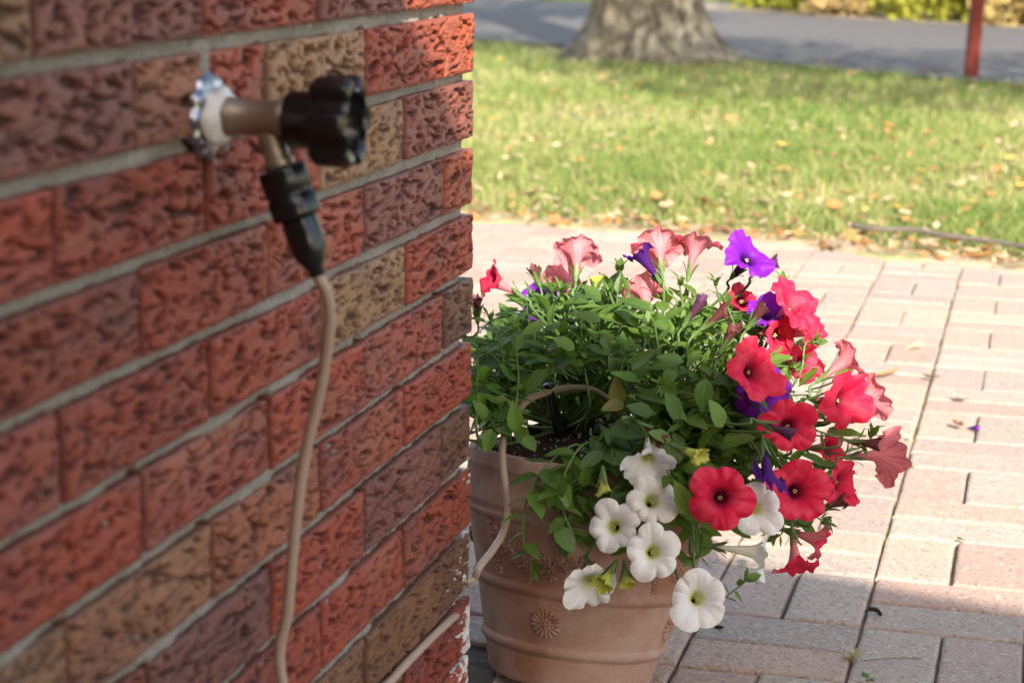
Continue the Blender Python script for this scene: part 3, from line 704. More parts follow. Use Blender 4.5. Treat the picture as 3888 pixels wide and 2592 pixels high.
class Plant:
    def __init__(s, name, label, root):
        s.o = empty(name, root); tag(s.o, label, 'plant', 'petunias growing together in the terracotta pot')
        s.root = Vector(root); s.st = MB(); s.tips = MB(); s.nleaf = 0; s.cand = []
    def leaf(s, p, d, n, size, me=None, must=False):
        s.cand.append((Vector(p), Vector(d), Vector(n), size, me or LEAVES[rg.randrange(len(LEAVES))], must))
    def flower(s, *a, **k): return make_flower(s, *a, **k)
    def finish(s, limit=296):
        C = [c for c in s.cand if leaf_ok(c)]
        C.sort(key=lambda c: (not c[5], -c[3]/(c[0]-CAM).length - 0.002*rg.random()))
        for c in C[:limit]:
            o = put('leaf', c[4], None, s.o); o.matrix_local = Matrix.Translation(c[0]-s.root) @ basis(c[1], c[2]) @ Matrix.Scale(c[3], 4)
        o = s.st.build('stems', MAT['stem_green'], s.o); o.location = -s.root; tag(o, kind='stuff')
        v = []; f = []; uv = []
        for c in C[limit:]:
            M = Matrix.Translation(c[0]) @ basis(c[1], c[2]) @ Matrix.Scale(c[3], 4); b = len(v)
            v += [M @ q.co for q in c[4].vertices]; f += [tuple(i+b for i in p.vertices) for p in c[4].polygons]
            uvl = c[4].uv_layers[0].data; m = {l.vertex_index: tuple(uvl[l.index].uv) for l in c[4].loops}; uv += [m[i] for i in range(len(c[4].vertices))]
        if v:
            me = mesh('shoot_leaves', v, f); ul = me.uv_layers.new(name='UVMap')
            ul.data.foreach_set('uv', np.array([uv[l.vertex_index] for l in me.loops], np.float32).reshape(-1))
            o = put('shoot_leaves', me, MAT['petunia_leaf'], s.o); o.location = -s.root; tag(o, kind='stuff')
        print(s.o.name, 'leaves', len(C), 'objects', min(limit, len(C)))
# where leaves do not grow: the open soil at the front, the bare pot, the air above the plant
OPEN = [[(1178, 930), (1235, 872), (1320, 852), (1398, 868), (1425, 930), (1400, 985), (1310, 1032), (1205, 1000)],
        [(1080, 1015), (1210, 1000), (1310, 1028), (1262, 1075), (1215, 1140), (1165, 1190), (1165, 1330), (1080, 1330)],
        [(1080, 1320), (1290, 1318), (1430, 1345), (1520, 1330), (1560, 1290), (1600, 1310), (1620, 1420), (1580, 1600), (1080, 1600)]]
SIL = [(900, 760), (1040, 720), (1110, 735), (1180, 690), (1235, 645), (1300, 632), (1370, 655), (1410, 600), (1440, 610), (1500, 640), (1620, 610), (1680, 640), (1780, 620), (1815, 655), (1835, 720), (1880, 780), (1890, 820), (1960, 850), (2000, 960), (2020, 1010), (1990, 1080), (1950, 1150), (1930, 1200), (1890, 1215), (1800, 1230), (1760, 1240), (1700, 1230), (1640, 1255), (1580, 1280), (1540, 1330), (1420, 1350), (1330, 1260), (1260, 1310), (1180, 1330), (1165, 1190), (1215, 1140), (1262, 1075), (1180, 1010), (900, 1020)]
def leaf_ok(c):
    p = c[0]+c[1].normalized()*c[3]*0.6; q = seen(p)
    q3 = [seen(c[0]+c[1].normalized()*c[3]*u) for u in (0.1, 0.5, 0.95)]
    if c[5] == 2: return True
    if p.y < 0.40 and any(inpoly(a, OPEN[0]) for a in q3): return False
    if c[5]: return True
    if not inpoly(q, SIL): return False
    if p.y < 0.40 and any(inpoly(a, P) for P in OPEN[1:] for a in q3[:2]): return False
    z = Mpi @ p
    if z.z < 0.26 and math.hypot(z.x, z.y) < wr(max(0, min(.26, z.z)))+0.006: return False
    if p.y < 0.012 and p.x < 0.03: return False
    return True

def corolla(kind, R, L, seed, opening=1.0, ruffle=1.0, notch=0.16, reflex=0.12):
    rr = random.Random(seed); NT_, NA = 16, 75; v = []; f = []; uv = []
    ph0 = rr.uniform(0, 6.28); p1 = rr.uniform(0, 6.28); p2 = rr.uniform(0, 6.28); p3 = rr.uniform(0, 6.28)
    lobe = [rr.uniform(0.80, 1.12) for _ in range(5)]; dz = [rr.uniform(-0.27, 0.22)*ruffle for _ in range(5)]
    rm = 0.0094
    bend = rr.uniform(0, 6.28)
    for i in range(NT_+1):
        t = i/NT_
        for k in range(NA+1):
            a = 2*math.pi*k/NA; A = k/NA
            li = int((A*5+0.5) % 5); fr = (A*5+0.5) % 1.0; lw = math.sin(math.pi*fr)       # 1 in lobe middle, 0 at notch
            lob = lobe[li]*lw**.5+ (1-lw**.5)*(lobe[li]+lobe[(li+1) % 5])*0.5
            if t < 0.34:                     # tube
                q = t/0.34; r = 0.0020+(rm*0.72-0.0020)*q**1.6; z = -L*(1-q)
            else:
                q = (t-0.34)/0.66
                edge = lob*(1-1.35*notch*(1-lw**.38))
                rmax = rm*0.72+(R*edge-rm*0.72)*opening
                r = rm*0.72+(rmax-rm*0.72)*(q**1.25)
                H = R*opening*(0.52+0.35*(1-opening))
                z = H*(1-(1-q)**1.7)*(1+0.3*(1-opening)) - reflex*R*q**4*opening
                z += R*q*q*(dz[li]*lw + ruffle*(0.07*math.sin(a*3+p1)+0.05*math.sin(a*7+p2)*q+0.05*math.sin(a*13+p3)*q*q))
                z -= R*0.10*q*(1-lw)**3; z += R*0.15*ruffle*q*q*math.sin(a+bend); z -= R*0.05*q*math.exp(-((fr-.5)/.06)**2); z += R*0.10*q*q*(abs(fr-.5)*2)**2*math.sin(li*2.3+p2)
                r *= 1+(0.006*math.sin(a*11+p2)+0.03*math.sin(a*2+p1))*q
            v.append((r*math.cos(a), r*math.sin(a), z)); uv.append((A, t))
    W = NA+1
    for i in range(NT_):
        for k in range(NA): f.append((i*W+k, i*W+k+1, (i+1)*W+k+1, (i+1)*W+k))
    me = mesh('flower', v, f); ul = me.uv_layers.new(name='UVMap')
    ul.data.foreach_set('uv', np.array([uv[l.vertex_index] for l in me.loops], np.float32).reshape(-1)); return me
def calyx_mb(M, L, big=1.0):
    mb = MB(); mb.lathe([(0.0012, -L-0.006), (0.0026, -L-0.003), (0.0030, -L+0.002), (0.0024, -L+0.004)], 10, M)
    for k in range(5):
        a = 2*math.pi*k/5+0.3; Rm = Matrix.Rotation(a, 4, 'Z'); w = 0.0018*big; pts = [(0.0024, -L), (0.0042, -L+.006*big), (0.0070, -L+.0125*big), (0.0105, -L+.0165*big)]
        v = []; f = []
        for i, (r, z) in enumerate(pts):
            ww = w*(1, 1.25, 1.0, 0.25)[i]
            v += [(r, -ww, z), (r+0.0004, 0, z-0.0005), (r, ww, z)]
        for i in range(3):
            for j in range(2): f.append((i*3+j, i*3+j+1, (i+1)*3+j+1, (i+1)*3+j))
        mb.add(v, f, M @ Rm)
    return mb
fcount = [0]
def make_flower(pl, x, y, Y, face, diam, kind, opening=1.0, L=0.030, ruffle=1.0, stem=True, notch=0.23, reflex=0.12, squash=1.0):
    if kind == 'purple_petal': notch = .15
    fcount[0] += 1; sd_ = fcount[0]*13
    d = (CX @ Vector(face)).normalized(); p = at(x, y, Y)
    R = diam*0.5*(p-CAM).length/(FPX/KD)*(1.08 if kind == 'red_petal' else 1.03)
    M = Matrix.Translation(p-d*R*0.30*1.0) @ frame(d) @ Matrix.Rotation(rg.uniform(0, 6.28), 4, 'Z') @ Matrix.Diagonal((1, squash, 1, 1))
    me = corolla(kind, R/max(opening, .3) if opening < 1 else R, L, sd_, opening, ruffle, notch, reflex)
    o = put('flower', me, MAT[kind], pl.o); o.matrix_local = Matrix.Translation(-pl.root) @ M
    c = calyx_mb(Matrix.Identity(4), L).build('calyx', MAT['stem_green'], o)
    if opening > 0.8:
        mb = MB()
        for k in range(5):
            a = 1.256*k; mb.lathe([(0.0001, 0.0010), (0.0008, 0.0005), (0.0009, -0.0006), (0.0001, -0.001)], 6, Matrix.Translation((0.0016*math.cos(a), 0.0016*math.sin(a), 0.002+0.001*(k % 2))))
        mb.build('stamen', MAT['stamen'], o)
    b = M @ Vector((0, 0, -L-0.005)); bd = -d
    if stem:
        rt = pl.root+Vector((rg.uniform(-.03, .04), rg.uniform(-.02, .03), -.01)); q1 = b+bd*0.018+Vector((0, 0, -0.010)); inner = rt.lerp(b, 0.5)+Vector((0, 0, 0.01))
        q = catmull([b, b+bd*0.008, q1, inner, rt], 6)
        keep_ = next((i for i, w in enumerate(q) if i > 6 and w.y < .40 and inpoly(seen(w), OPEN[0])), len(q))
        q = q[:keep_]; pl.st.tube(q, [0.0011+0.0006*min(1, i/10) for i in range(len(q))], 6)
    return p, d

roots = {'red': (0.118, 0.365, 0.250), 'white': (0.125, 0.285, 0.245), 'purple': (-0.005, 0.435, 0.262)}
red = Plant('petunia_plant', 'large petunia with coral red trumpet flowers spilling over the right of the pot', roots['red'])
white = Plant('petunia_plant', 'petunia with white yellow-throated flowers hanging over the front of the pot', roots['white'])
purple = Plant('petunia_plant', 'petunia with violet flowers at the back and left of the pot', roots['purple'])
# flowers: x, y in the photograph's frame, Y metres deep, facing (right, up, towards viewer), size
F = red.flower; k = 'red_petal'
F(1325, 578, .36, (0.05, .80, -.62), 112, k, .92, reflex=.2)
F(1296, 640, .42, (-.2, .7, -.7), 95, k, .9)
F(1512, 566, .36, (-.05, .72, -.70), 132, k, .95, reflex=.2)
F(1598, 560, .38, (.22, .95, -.15), 112, k, 1.0, ruffle=1.4)
F(1480, 668, .34, (-.1, .80, -.55), 98, k, .9)
F(1130, 642, .24, (-.80, .45, .30), 100, k, .95)
F(1822, 700, .30, (.50, .52, .45), 128, k, 1.0)
F(1790, 772, .30, (.62, -.15, .62), 108, k, 1.0)
F(1800, 762, .33, (.75, -.05, .1), 120, k, .95)
F(1858, 755, .32, (.72, .25, .45), 112, k, .9)
F(1732, 852, .19, (.55, .18, .80), 150, k, .96, squash=.9)
F(1845, 835, .36, (.5, .0, .5), 100, k, .9)
F(1812, 978, .19, (.10, .12, .98), 125, k, 1.0)
F(1655, 1143, .10, (-.06, .06, 1), 152, k, 1.0, reflex=.18)
F(1832, 1128, .19, (.22, .06, .95), 140, k, 1.0)
F(1940, 920, .27, (.72, -.02, .62), 140, k, .95)
F(2000, 912, .33, (.82, .30, -.35), 112, k, .85)
F(1945, 826, .32, (.75, .55, .0), 92, k, .85)
F(2030, 1044, .30, (.90, .05, -.22), 140, k, 1.0, squash=1.0)
F(1932, 1108, .26, (.70, -.05, .55), 110, k, .92)
F(1905, 1030, .34, (.5, 0, .4), 80, k, .9)
F(1880, 1240, .25, (.85, -.25, .15), 92, k, .9)
F(1828, 1298, .22, (.08, -.98, .15), 92, k, .82)
F(1706, 690, .36, (.3, .4, .8), 70, k, .9)
F(1690, 688, .40, (-.3, .6, -.3), 60, k, .9)
F = purple.flower; k = 'purple_petal'
F(1722, 590, .33, (.38, .50, .72), 122, k, .97, ruffle=1.5)
F(1474, 588, .31, (-.55, .75, .15), 62, k, .5, L=.034)
F(1758, 722, .31, (.25, .55, .55), 84, k, .75, ruffle=1.6)
F(1748, 905, .25, (.15, -.05, .95), 130, k, 1.0)
F(1765, 1098, .14, (.10, -.93, .30), 60, k, .42, L=.032, ruffle=2.2)
F(1240, 690, .45, (-.1, .2, .8), 85, k, 1.0)
F(1265, 725, .46, (.2, .1, .8), 70, k, 1.0)
F = white.flower; k = 'white_petal'
F(1490, 1062, .135, (.0, -.62, .70), 128, k, .92, L=.034, reflex=.0)
F(1497, 1150, .125, (.02, .20, .97), 118, k, 1.0, ruffle=.6, reflex=.2)
F(1408, 1210, .115, (-.18, .10, .97), 122, k, 1.0, ruffle=.6, reflex=.2)
F(1500, 1268, .10, (.02, .12, .98), 132, k, 1.0, ruffle=.6, reflex=.2)
F(1355, 1342, .115, (.03, -.52, .82), 136, k, .97, ruffle=.8, reflex=.1)
F(1603, 1372, .105, (.05, .22, .97), 142, k, 1.0, ruffle=.5, reflex=.15, notch=.12)
F(1738, 1166, .155, (.15, .05, .98), 128, k, 1.0, ruffle=.6)
F(1745, 1268, .16, (.88, -.10, .10), 112, k, .85, L=.042, ruffle=.8)
# buds and spent flowers
for (x, y, Y, fc, dm, kd, L_) in ((1388, 1337, .098, (-.45, -.70, .45), 34, 'bud_petal', .022), (1368, 1350, .105, (-.2, -.9, .3), 0, None, 0), (1388, 1128, .135, (.05, -.95, .2), 20, 'bud_petal', .020), (1605, 1047, .125, (.85, -.35, .35), 30, 'bud_petal', .026), (1440, 1340, .105, (.1, -.9, .4), 20, 'bud_petal', .018)):
    if kd: make_flower(white, x, y, Y, fc, dm, kd, .32, L_, .8, stem=False)
for (x, y, Y, fc, dm, kd, L_) in ((1612, 690, .24, (.55, .8, .2), 20, 'wilted_petal', .030), (1662, 716, .24, (.75, .6, .2), 24, 'wilted_red_petal', .026), (1686, 752, .22, (.45, .85, .2), 24, 'wilted_red_petal', .026), (1752, 706, .24, (.55, .8, .3), 26, 'wilted_red_petal', .024), (1782, 602, .36, (.8, .5, .2), 18, 'wilted_petal', .02), (1228, 620, .30, (-.3, .95, .1), 20, 'wilted_red_petal', .014), (1370, 640, .32, (.1, .95, .2), 22, 'bud_petal', .014), (1092, 690, .30, (-.1, .95, .1), 24, 'wilted_red_petal', .02), (1820, 998, .13, (.9, -.35, .3), 18, 'wilted_petal', .032), (2015, 1020, .26, (.95, -.1, .2), 18, 'wilted_red_petal', .026), (1522, 1010, .12, (.7, -.5, .3), 26, 'wilted_red_petal', .028), (1940, 1148, .25, (.85, .35, .2), 24, 'wilted_red_petal', .024), (1960, 938, .33, (.9, .2, .1), 16, 'wilted_petal', .02)):
    make_flower(purple if kd == 'wilted_petal' else (white if kd == 'bud_petal' else red), x, y, Y, fc, dm*.72, kd, .32, L_, 1.5, stem=True)

def shoot(pl, P, n, smax, smin=0.010, tip=True, must=False, rad=0.0017, spread=1.0, start=0.25):
    C = catmull(P, 10)
    if not must and any(q_.y < .41 and inpoly(seen(q_), OPEN[0]) for q_ in C): return
    tot = sum((C[i+1]-C[i]).length for i in range(len(C)-1))
    pl.st.tube(C, [rad*(1-0.45*i/len(C)) for i in range(len(C))], 6)
    for i in range(n):
        u = start+(1-start)*(i+0.5)/n; q = u*(len(C)-1); a = int(q); a = min(a, len(C)-2)
        p = C[a].lerp(C[a+1], q-a); t = (C[min(a+1, len(C)-1)]-C[max(a-1, 0)]).normalized()
        side = t.cross(Vector((0, 0, 1)))
        if side.length < .1: side = Vector((1, 0, 0))
        side.normalize(); ang = i*2.4+rg.uniform(-.5, .5)
        rad_ = Matrix.Rotation(ang, 3, t) @ side
        d = (t*rg.uniform(.15, .7)+rad_*spread+Vector((0, 0, rg.uniform(-.15, .3)))).normalized()
        size = (smax+(smin-smax)*u**1.4)*rg.uniform(.8, 1.2)
        nrm = Vector((rg.uniform(-.35, .35), rg.uniform(-.45, .15), 1)) if rg.random() < .8 else -rad_+t
        me = None if size > 0.019 or rg.random() < .45 else NARROW[rg.randrange(3)]
        pl.leaf(p+rad_*0.001, d, nrm, size, me, must)
    if tip:
        t = (C[-1]-C[-3]).normalized()
        for j in range(6):
            ang = j*1.05+rg.uniform(-.2, .2); s = t.cross(Vector((.3, .2, .9))).normalized(); r_ = Matrix.Rotation(ang, 3, t) @ s
            pl.leaf(C[-1]-t*0.002*j, t*rg.uniform(.5, 1.1)+r_*.7, t-r_, rg.uniform(.008, .015)*(1 if j < 3 else 1.35), NARROW[rg.randrange(3)] if j < 3 else None, must)
def spray(pl, n, azr, elr, rmul=1.0, leaves=(12, 18), smax=0.040):
    for _ in range(n):
        az = math.radians(rg.uniform(*azr)); el = math.radians(rg.uniform(*elr))
        d = Vector((math.cos(az)*math.cos(el), math.sin(az)*math.cos(el), math.sin(el)))
        ctr = Vector((0.085, 0.345, 0.30)); rx = 0.275 if d.x > 0 else 0.235; ry = 0.20; rz = 0.175 if d.z > 0 else 0.16
        k = rmul*rg.uniform(.62, 1.0); tgt = ctr+Vector((d.x*rx, d.y*ry, d.z*rz))*k
        r0 = pl.root+Vector((rg.uniform(-.03, .03), rg.uniform(-.025, .025), 0))
        mid = r0.lerp(tgt, .5)+Vector((0, 0, 0.035+0.03*max(0, -d.z)*2)); mid2 = r0.lerp(tgt, .8)+Vector((0, 0, 0.022))
        if inpoly(seen(tgt), SIL) and not (tgt.y < .36 and any(inpoly(seen(tgt), P) for P in OPEN)): shoot(pl, [r0, mid, mid2, tgt], rg.randrange(*leaves), smax*rg.uniform(.85, 1.1), start=.12)
spray(red, 34, (-75, 75), (-30, 75))
spray(red, 12, (-60, 20), (-15, 35), 0.9)
spray(purple, 26, (80, 240), (-5, 80))
spray(purple, 12, (-160, -100), (15, 80), 0.95, smax=0.036)
spray(white, 24, (-135, -30), (-25, 50))
spray(white, 10, (-80, -20), (-35, 10), 0.95)
def fill(pl, n, box):
    c0 = Vector((0.085, 0.345, 0.30)); rad = Vector((0.255, 0.185, 0.165))
    for _ in range(n):
        x, y = rg.uniform(box[0], box[2]), rg.uniform(box[1], box[3])
        if not inpoly((x, y), SIL): continue
        d = ray(x, y).normalized(); o_ = CAM-c0
        A = sum((d[i]/rad[i])**2 for i in range(3)); B = 2*sum(d[i]*o_[i]/rad[i]**2 for i in range(3)); Cc = sum((o_[i]/rad[i])**2 for i in range(3))-1
        D = B*B-4*A*Cc
        if D < 0: continue
        p = CAM+d*((-B-math.sqrt(D))/(2*A)+rg.uniform(0.0, 0.05)); out = (p-c0).normalized()
        t = (out*.5+Vector((rg.uniform(-1, 1), rg.uniform(-.4, .4), rg.uniform(-.9, .6)))).normalized(); sz = rg.uniform(.020, .037)
        nn = out*.6+Vector((rg.uniform(-.3, .3), -.1, .75))
        if not leaf_ok((p, t, nn, sz, None, False)): continue
        pl.leaf(p, t, nn, sz)
        pl.st.tube([p, p-t*.006-out*.004, p-t*.010-out*.016], .0010, 5, False)
for _ in range(380):       # leaves behind the open soil
    p = at(rg.uniform(1110, 1480), rg.uniform(690, 985), rg.uniform(.44, .54)); pl = purple if rg.random() < .7 else red
    t = Vector((rg.uniform(-1, 1), rg.uniform(-1, 0), rg.uniform(-.3, .9)))
    if not leaf_ok((p, t, t, .03, None, False)): continue
    pl.leaf(p, t, Vector((rg.uniform(-.3, .3), -.7, .6)), rg.uniform(.026, .042)); pl.st.tube([p, p-t.normalized()*.006, p-t.normalized()*.013+Vector((0, .006, -.004))], .0010, 5, False)
fill(red, 230, (1480, 640, 2020, 1240)); fill(white, 170, (1200, 780, 1650, 1330)); fill(purple, 130, (1080, 640, 1520, 1020)); fill(purple, 90, (1080, 660, 1460, 860))
fill(white, 90, (1085, 840, 1215, 1000)); fill(white, 70, (1250, 1030, 1460, 1330))
# hand placed shoots: the ones that stand out against the paving or hang over the pot
shoot(white, [at(1345, 1035, .215), at(1318, 1022, .19), at(1262, 1062, .155), at(1222, 1120, .145), at(1204, 1180, .140), at(1203, 1250, .142), at(1228, 1320, .140)], 14, .042, .018, True, True, .0018, .9, .3)
shoot(white, [at(1390, 1030, .21), at(1345, 1018, .18), at(1310, 1060, .15), at(1290, 1120, .14), at(1300, 1190, .132), at(1330, 1245, .13)], 12, .038, .018, True, True, .0016, .9, .3)
shoot(white, [white.root, at(1480, 1010, .17), at(1590, 1180, .135), at(1612, 1262, .14), at(1590, 1290, .14)], 9, .026, .014, True, True, .0015, .9, .35)
shoot(white, [at(1590, 1200, .15), at(1600, 1320, .13), at(1650, 1372, .125), at(1690, 1352, .12), at(1722, 1325, .12)], 7, .022, .010, True, True, .0013, .9, .45)
shoot(red, [red.root, at(1760, 950, .25), at(1850, 980, .25), at(1930, 1005, .26), at(1990, 1015, .27), at(2010, 985, .28)], 13, .026, .012, True, True, .0016, .9, .3)
shoot(red, [red.root, at(1700, 900, .28), at(1800, 900, .28), at(1840, 850, .28), at(1850, 790, .29), at(1880, 785, .29)], 11, .024, .012, True, True, .0016, .9, .35)
shoot(red, [red.root, at(1720, 1000, .25), at(1800, 1080, .24), at(1870, 1180, .24), at(1905, 1200, .25)], 10, .024, .012, True, True, .0016, .9, .3)
shoot(red, [red.root, at(1700, 1000, .23), at(1770, 1120, .20), at(1800, 1210, .20), at(1775, 1240, .2)], 8, .024, .012, True, True, .0014, .9, .4)
for (pl, x, y, Y, h) in ((purple, 1285, 655, .30, 0), (purple, 1218, 668, .26, 0), (purple, 1420, 608, .33, 0), (red, 1560, 640, .34, 0), (red, 1640, 640, .32, 0), (red, 1795, 640, .36, 0), (purple, 1395, 660, .27, 0), (purple, 1120, 720, .2, 0), (white, 1500, 720, .22, 0), (purple, 1330, 720, .22, 0), (red, 1665, 690, .3, 0), (red, 1590, 700, .27, 0), (purple, 1180, 745, .18, 0), (purple, 1098, 800, .15, 0), (white, 1440, 800, .2, 0)):
    e = at(x, y, Y); b = at(x+rg.uniform(-30, 50), y+rg.uniform(170, 230), Y+.03)
    shoot(pl, [pl.root, b, b.lerp(e, .5)+Vector((rg.uniform(-.01, .01), 0, 0)), e], 10, .034, .014, True, True, .0019, 1.0, .3)
# a few big single leaves the photograph shows clearly: base x, y -> tip x, y
for (x0, y0, x1, y1, Y, me) in ((1130, 985, 1115, 1040, .13, LEAVES[4]), (1150, 985, 1185, 960, .16, LEAVES[1]), (1185, 990, 1180, 925, .14, LEAVES[0]), (1205, 1000, 1230, 1035, .155, LEAVES[4]), (1265, 850, 1310, 815, .2, LEAVES[1]), (1405, 980, 1480, 1000, .15, LEAVES[4]), (1340, 1115, 1345, 1075, .13, LEAVES[0]), (1118, 962, 1095, 920, .17, LEAVES[1]), (1100, 975, 1128, 945, .19, LEAVES[4]), (1175, 970, 1150, 930, .19, LEAVES[0]), (1100, 905, 1140, 880, .2, LEAVES[1]), (1290, 1090, 1260, 1165, .135, LEAVES[4]), (1560, 960, 1530, 900, .13, LEAVES[4]), (1620, 870, 1612, 945, .12, LEAVES[1]), (1570, 830, 1510, 815, .12, LEAVES[0]), (1500, 950, 1440, 930, .13, LEAVES[4]), (1660, 980, 1640, 920, .12, LEAVES[1]), (1540, 1010, 1490, 990, .12, LEAVES[4]), (1380, 690, 1340, 655, .2, LEAVES[4]), (1380, 735, 1325, 715, .19, LEAVES[1]), (1320, 800, 1270, 775, .18, LEAVES[4]), (1250, 745, 1195, 765, .18, LEAVES[0]), (1450, 845, 1490, 800, .16, LEAVES[3]), (1430, 690, 1500, 705, .22, LEAVES[5]), (1580, 1180, 1560, 1110, .12, LEAVES[1]), (1280, 1210, 1320, 1270, .125, LEAVES[4])):
    a = at(x0, y0, Y); b = at(x1, y1, Y-0.012); d = b-a
    white.leaf(a, d, -_f*0.75+Vector((0, 0, .75)), d.length, me, 2)
a = at(1420, 935, .2); white.leaf(a, at(1415, 865, .19)-a, -_f+Vector((0, 0, .4)), .034, YLEAF, 2); a = at(1432, 925, .19); white.leaf(a, at(1380, 935, .17)-a, -_f+Vector((0, 0, .6)), .026, YLEAF, 2)
for pl in (red, white, purple): pl.finish()
# ---------------------------------------------------------------- grass
rs = np.random.RandomState(4)
def blades(N, dmin, dmax, w0, h0, seed, wide=0):
    rs = np.random.RandomState(seed)
    d = 1/(1/dmin+(1/dmax-1/dmin)*rs.rand(N)**1.0)
    a = YAW+rs.uniform(-0.29-wide, 0.30+wide, N)
    x = CAM.x+np.sin(a)*d; y = CAM.y+np.cos(a)*d
    ey = np.where(x < -0.2, 3.72-0.10*(x+0.2), 3.72-0.40*(x+0.2))
    rn = x*Rn.x+y*Rn.y
    edge = y-ey
    dens = sstep(0.05, 1.0, edge+0.55*pn(x*2.2, y*2.2, .3, 41))*0.93+0.03*(edge > 0.02)
    patch = pn(x*0.9, y*0.9, .1, 42)+0.6*pn(x*3, y*3, .1, 43)
    m = (rs.rand(N) < dens*np.clip(1.0+0.9*patch, .3, 1)) & (edge > 0.0) & (rn < 8.36+0.12*pn(x*1.5, y*1.5, .2, 46)) & ~((x < 0.1) & (y < 0.15))
    x, y, d, patch, edge = x[m], y[m], d[m], patch[m], edge[m]; n = len(x)
    h = h0*rs.uniform(.5, 1.25, n)*(1+0.35*patch)*(0.6+0.4*sstep(0, 1, edge)); w = w0*rs.uniform(.7, 1.3, n)*(0.8+d*0.035)
    th = rs.uniform(0, 6.283, n); ln = rs.uniform(.15, 1.0, n)*h; la = rs.uniform(0, 6.283, n)
    z = np.full(n, -0.036)
    dx, dy = np.cos(th)*w/2, np.sin(th)*w/2
    V = np.empty((n, 5, 3))
    V[:, 0] = np.stack([x-dx, y-dy, z], 1); V[:, 1] = np.stack([x+dx, y+dy, z], 1)
    mx, my = x+np.cos(la)*ln*.3, y+np.sin(la)*ln*.3
    V[:, 2] = np.stack([mx-dx*.8, my-dy*.8, z+h*.6], 1); V[:, 3] = np.stack([mx+dx*.8, my+dy*.8, z+h*.6], 1)
    V[:, 4] = np.stack([x+np.cos(la)*ln, y+np.sin(la)*ln, z+h*(1-.25*ln/h)], 1)
    dry = np.clip(0.50+0.27*rs.randn(n)-0.32*patch+0.25*(1-sstep(0, .6, edge)), 0, 1)
    return V, dry
def grass_obj(name, parts):
    V = np.concatenate([p[0] for p in parts]); dry = np.concatenate([p[1] for p in parts]); n = len(V)
    me = bpy.data.meshes.new(name); me.vertices.add(n*5); me.vertices.foreach_set('co', V.reshape(-1))
    idx = np.arange(n)[:, None]*5
    quads = (idx+np.array([0, 1, 3, 2])); tris = idx+np.array([2, 3, 4])
    loops = np.concatenate([quads.reshape(-1), tris.reshape(-1)]); me.loops.add(len(loops)); me.loops.foreach_set('vertex_index', loops)
    st = np.concatenate([np.arange(n)*4, n*4+np.arange(n)*3]); tot = np.concatenate([np.full(n, 4), np.full(n, 3)])
    me.polygons.add(2*n); me.polygons.foreach_set('loop_start', st); me.polygons.foreach_set('loop_total', tot); me.update(); me.validate()
    floats(me, 'dry', np.repeat(dry, 5)); o = put(name, me, MAT['grass']); tag(o, kind='stuff'); print(name, n); return o
grass_obj('grass', [blades(190000, 5.0, 16.0, .0045, .060, 1), blades(60000, 4.8, 8.5, .004, .055, 2), blades(60000, 5.0, 14.0, .0055, .060, 3, .55)])
# far verge grass
n = 26000; rs = np.random.RandomState(8); a_ = rs.uniform(-22, -9, n); b_ = rs.uniform(14.0, 19, n); x = Rt.x*a_+Rn.x*b_; y = Rt.y*a_+Rn.y*b_
m = ~((a_ > -16.6) & (b_ < 16.0)); x, y = x[m], y[m]; n = len(x); V = np.empty((n, 5, 3)); w = .012; h = rs.uniform(.05, .11, n)
for q, (ox, oz) in enumerate(((-w, 0), (w, 0), (-w*.8, .6), (w*.8, .6), (0, 1))): V[:, q] = np.stack([x+ox, y+0*x, -.03+oz*h], 1)
grass_obj('verge_grass', [(V, np.clip(rs.rand(n)*.5, 0, 1))])

# bare earth creeping over the edge of the paving
xs = np.linspace(-2.2, 3.0, 260); ey = np.where(xs < -0.2, 3.72-0.10*(xs+0.2), 3.72-0.40*(xs+0.2))
lo = ey-0.055+0.07*pn(xs*4, xs*0, .3, 71)+0.05*pn(xs*14, xs*0, .6, 72)+0.02*pn(xs*45, xs*0, .2, 73); hi = ey+0.28+0.16*pn(xs*3, xs*0, .8, 74)
rows_ = [[(x, a-.003, -.02) for x, a in zip(xs, lo)], [(x, a, .0022) for x, a in zip(xs, lo)], [(x, a+.03, .0045+.003*math.sin(x*37)) for x, a in zip(xs, lo)], [(x, a+.10, .005+.004*math.sin(x*23+1)) for x, a in zip(xs, lo)], [(x, b, -.024) for x, b in zip(xs, hi)]]; m_ = len(xs)
o = put('soil', mesh('soil', sum(rows_, []), [(r_*m_+i, r_*m_+i+1, (r_+1)*m_+i+1, (r_+1)*m_+i) for r_ in range(4) for i in range(m_-1)]), MAT['edge_soil']); tag(o, kind='structure')

# ---------------------------------------------------------------- fallen leaves
def dead_leaf(seed):
    rr = random.Random(seed); n = 7; v = []; f = []
    for i in range(n+1):
        t = i/n; w = 0.30*math.sin(math.pi*min(1, .06+t*.92))**.8*(1+0.18*math.sin(i*2.1+seed))
        for s in (-1, -.5, 0, .5, 1): v.append((w*s, t-.5, 0.22*abs(s)**1.5*w*2+0.16*(2*t-1)**2*rr.uniform(.6, 1.3)+rr.uniform(-.015, .015)))
    for i in range(n):
        for j in range(4): f.append((i*5+j, i*5+j+1, (i+1)*5+j+1, (i+1)*5+j))
    return mesh('fallen_leaf', v, f)
def leafm(name, c1, c2):
    t = NT(name, 0.65, 0.25); oi = t.n('ObjectInfo'); c = t.mix(oi.outputs['Random'], c1, c2); c = t.mix(t.ramp(t.noise(6, 4), [(.4, 0.), (.7, .5)]), c, t.mix(1.0, c, (.55, .45, .35), 'MULTIPLY'))
    t.base(c); t.translucent(c, .3); MAT[name] = t.m
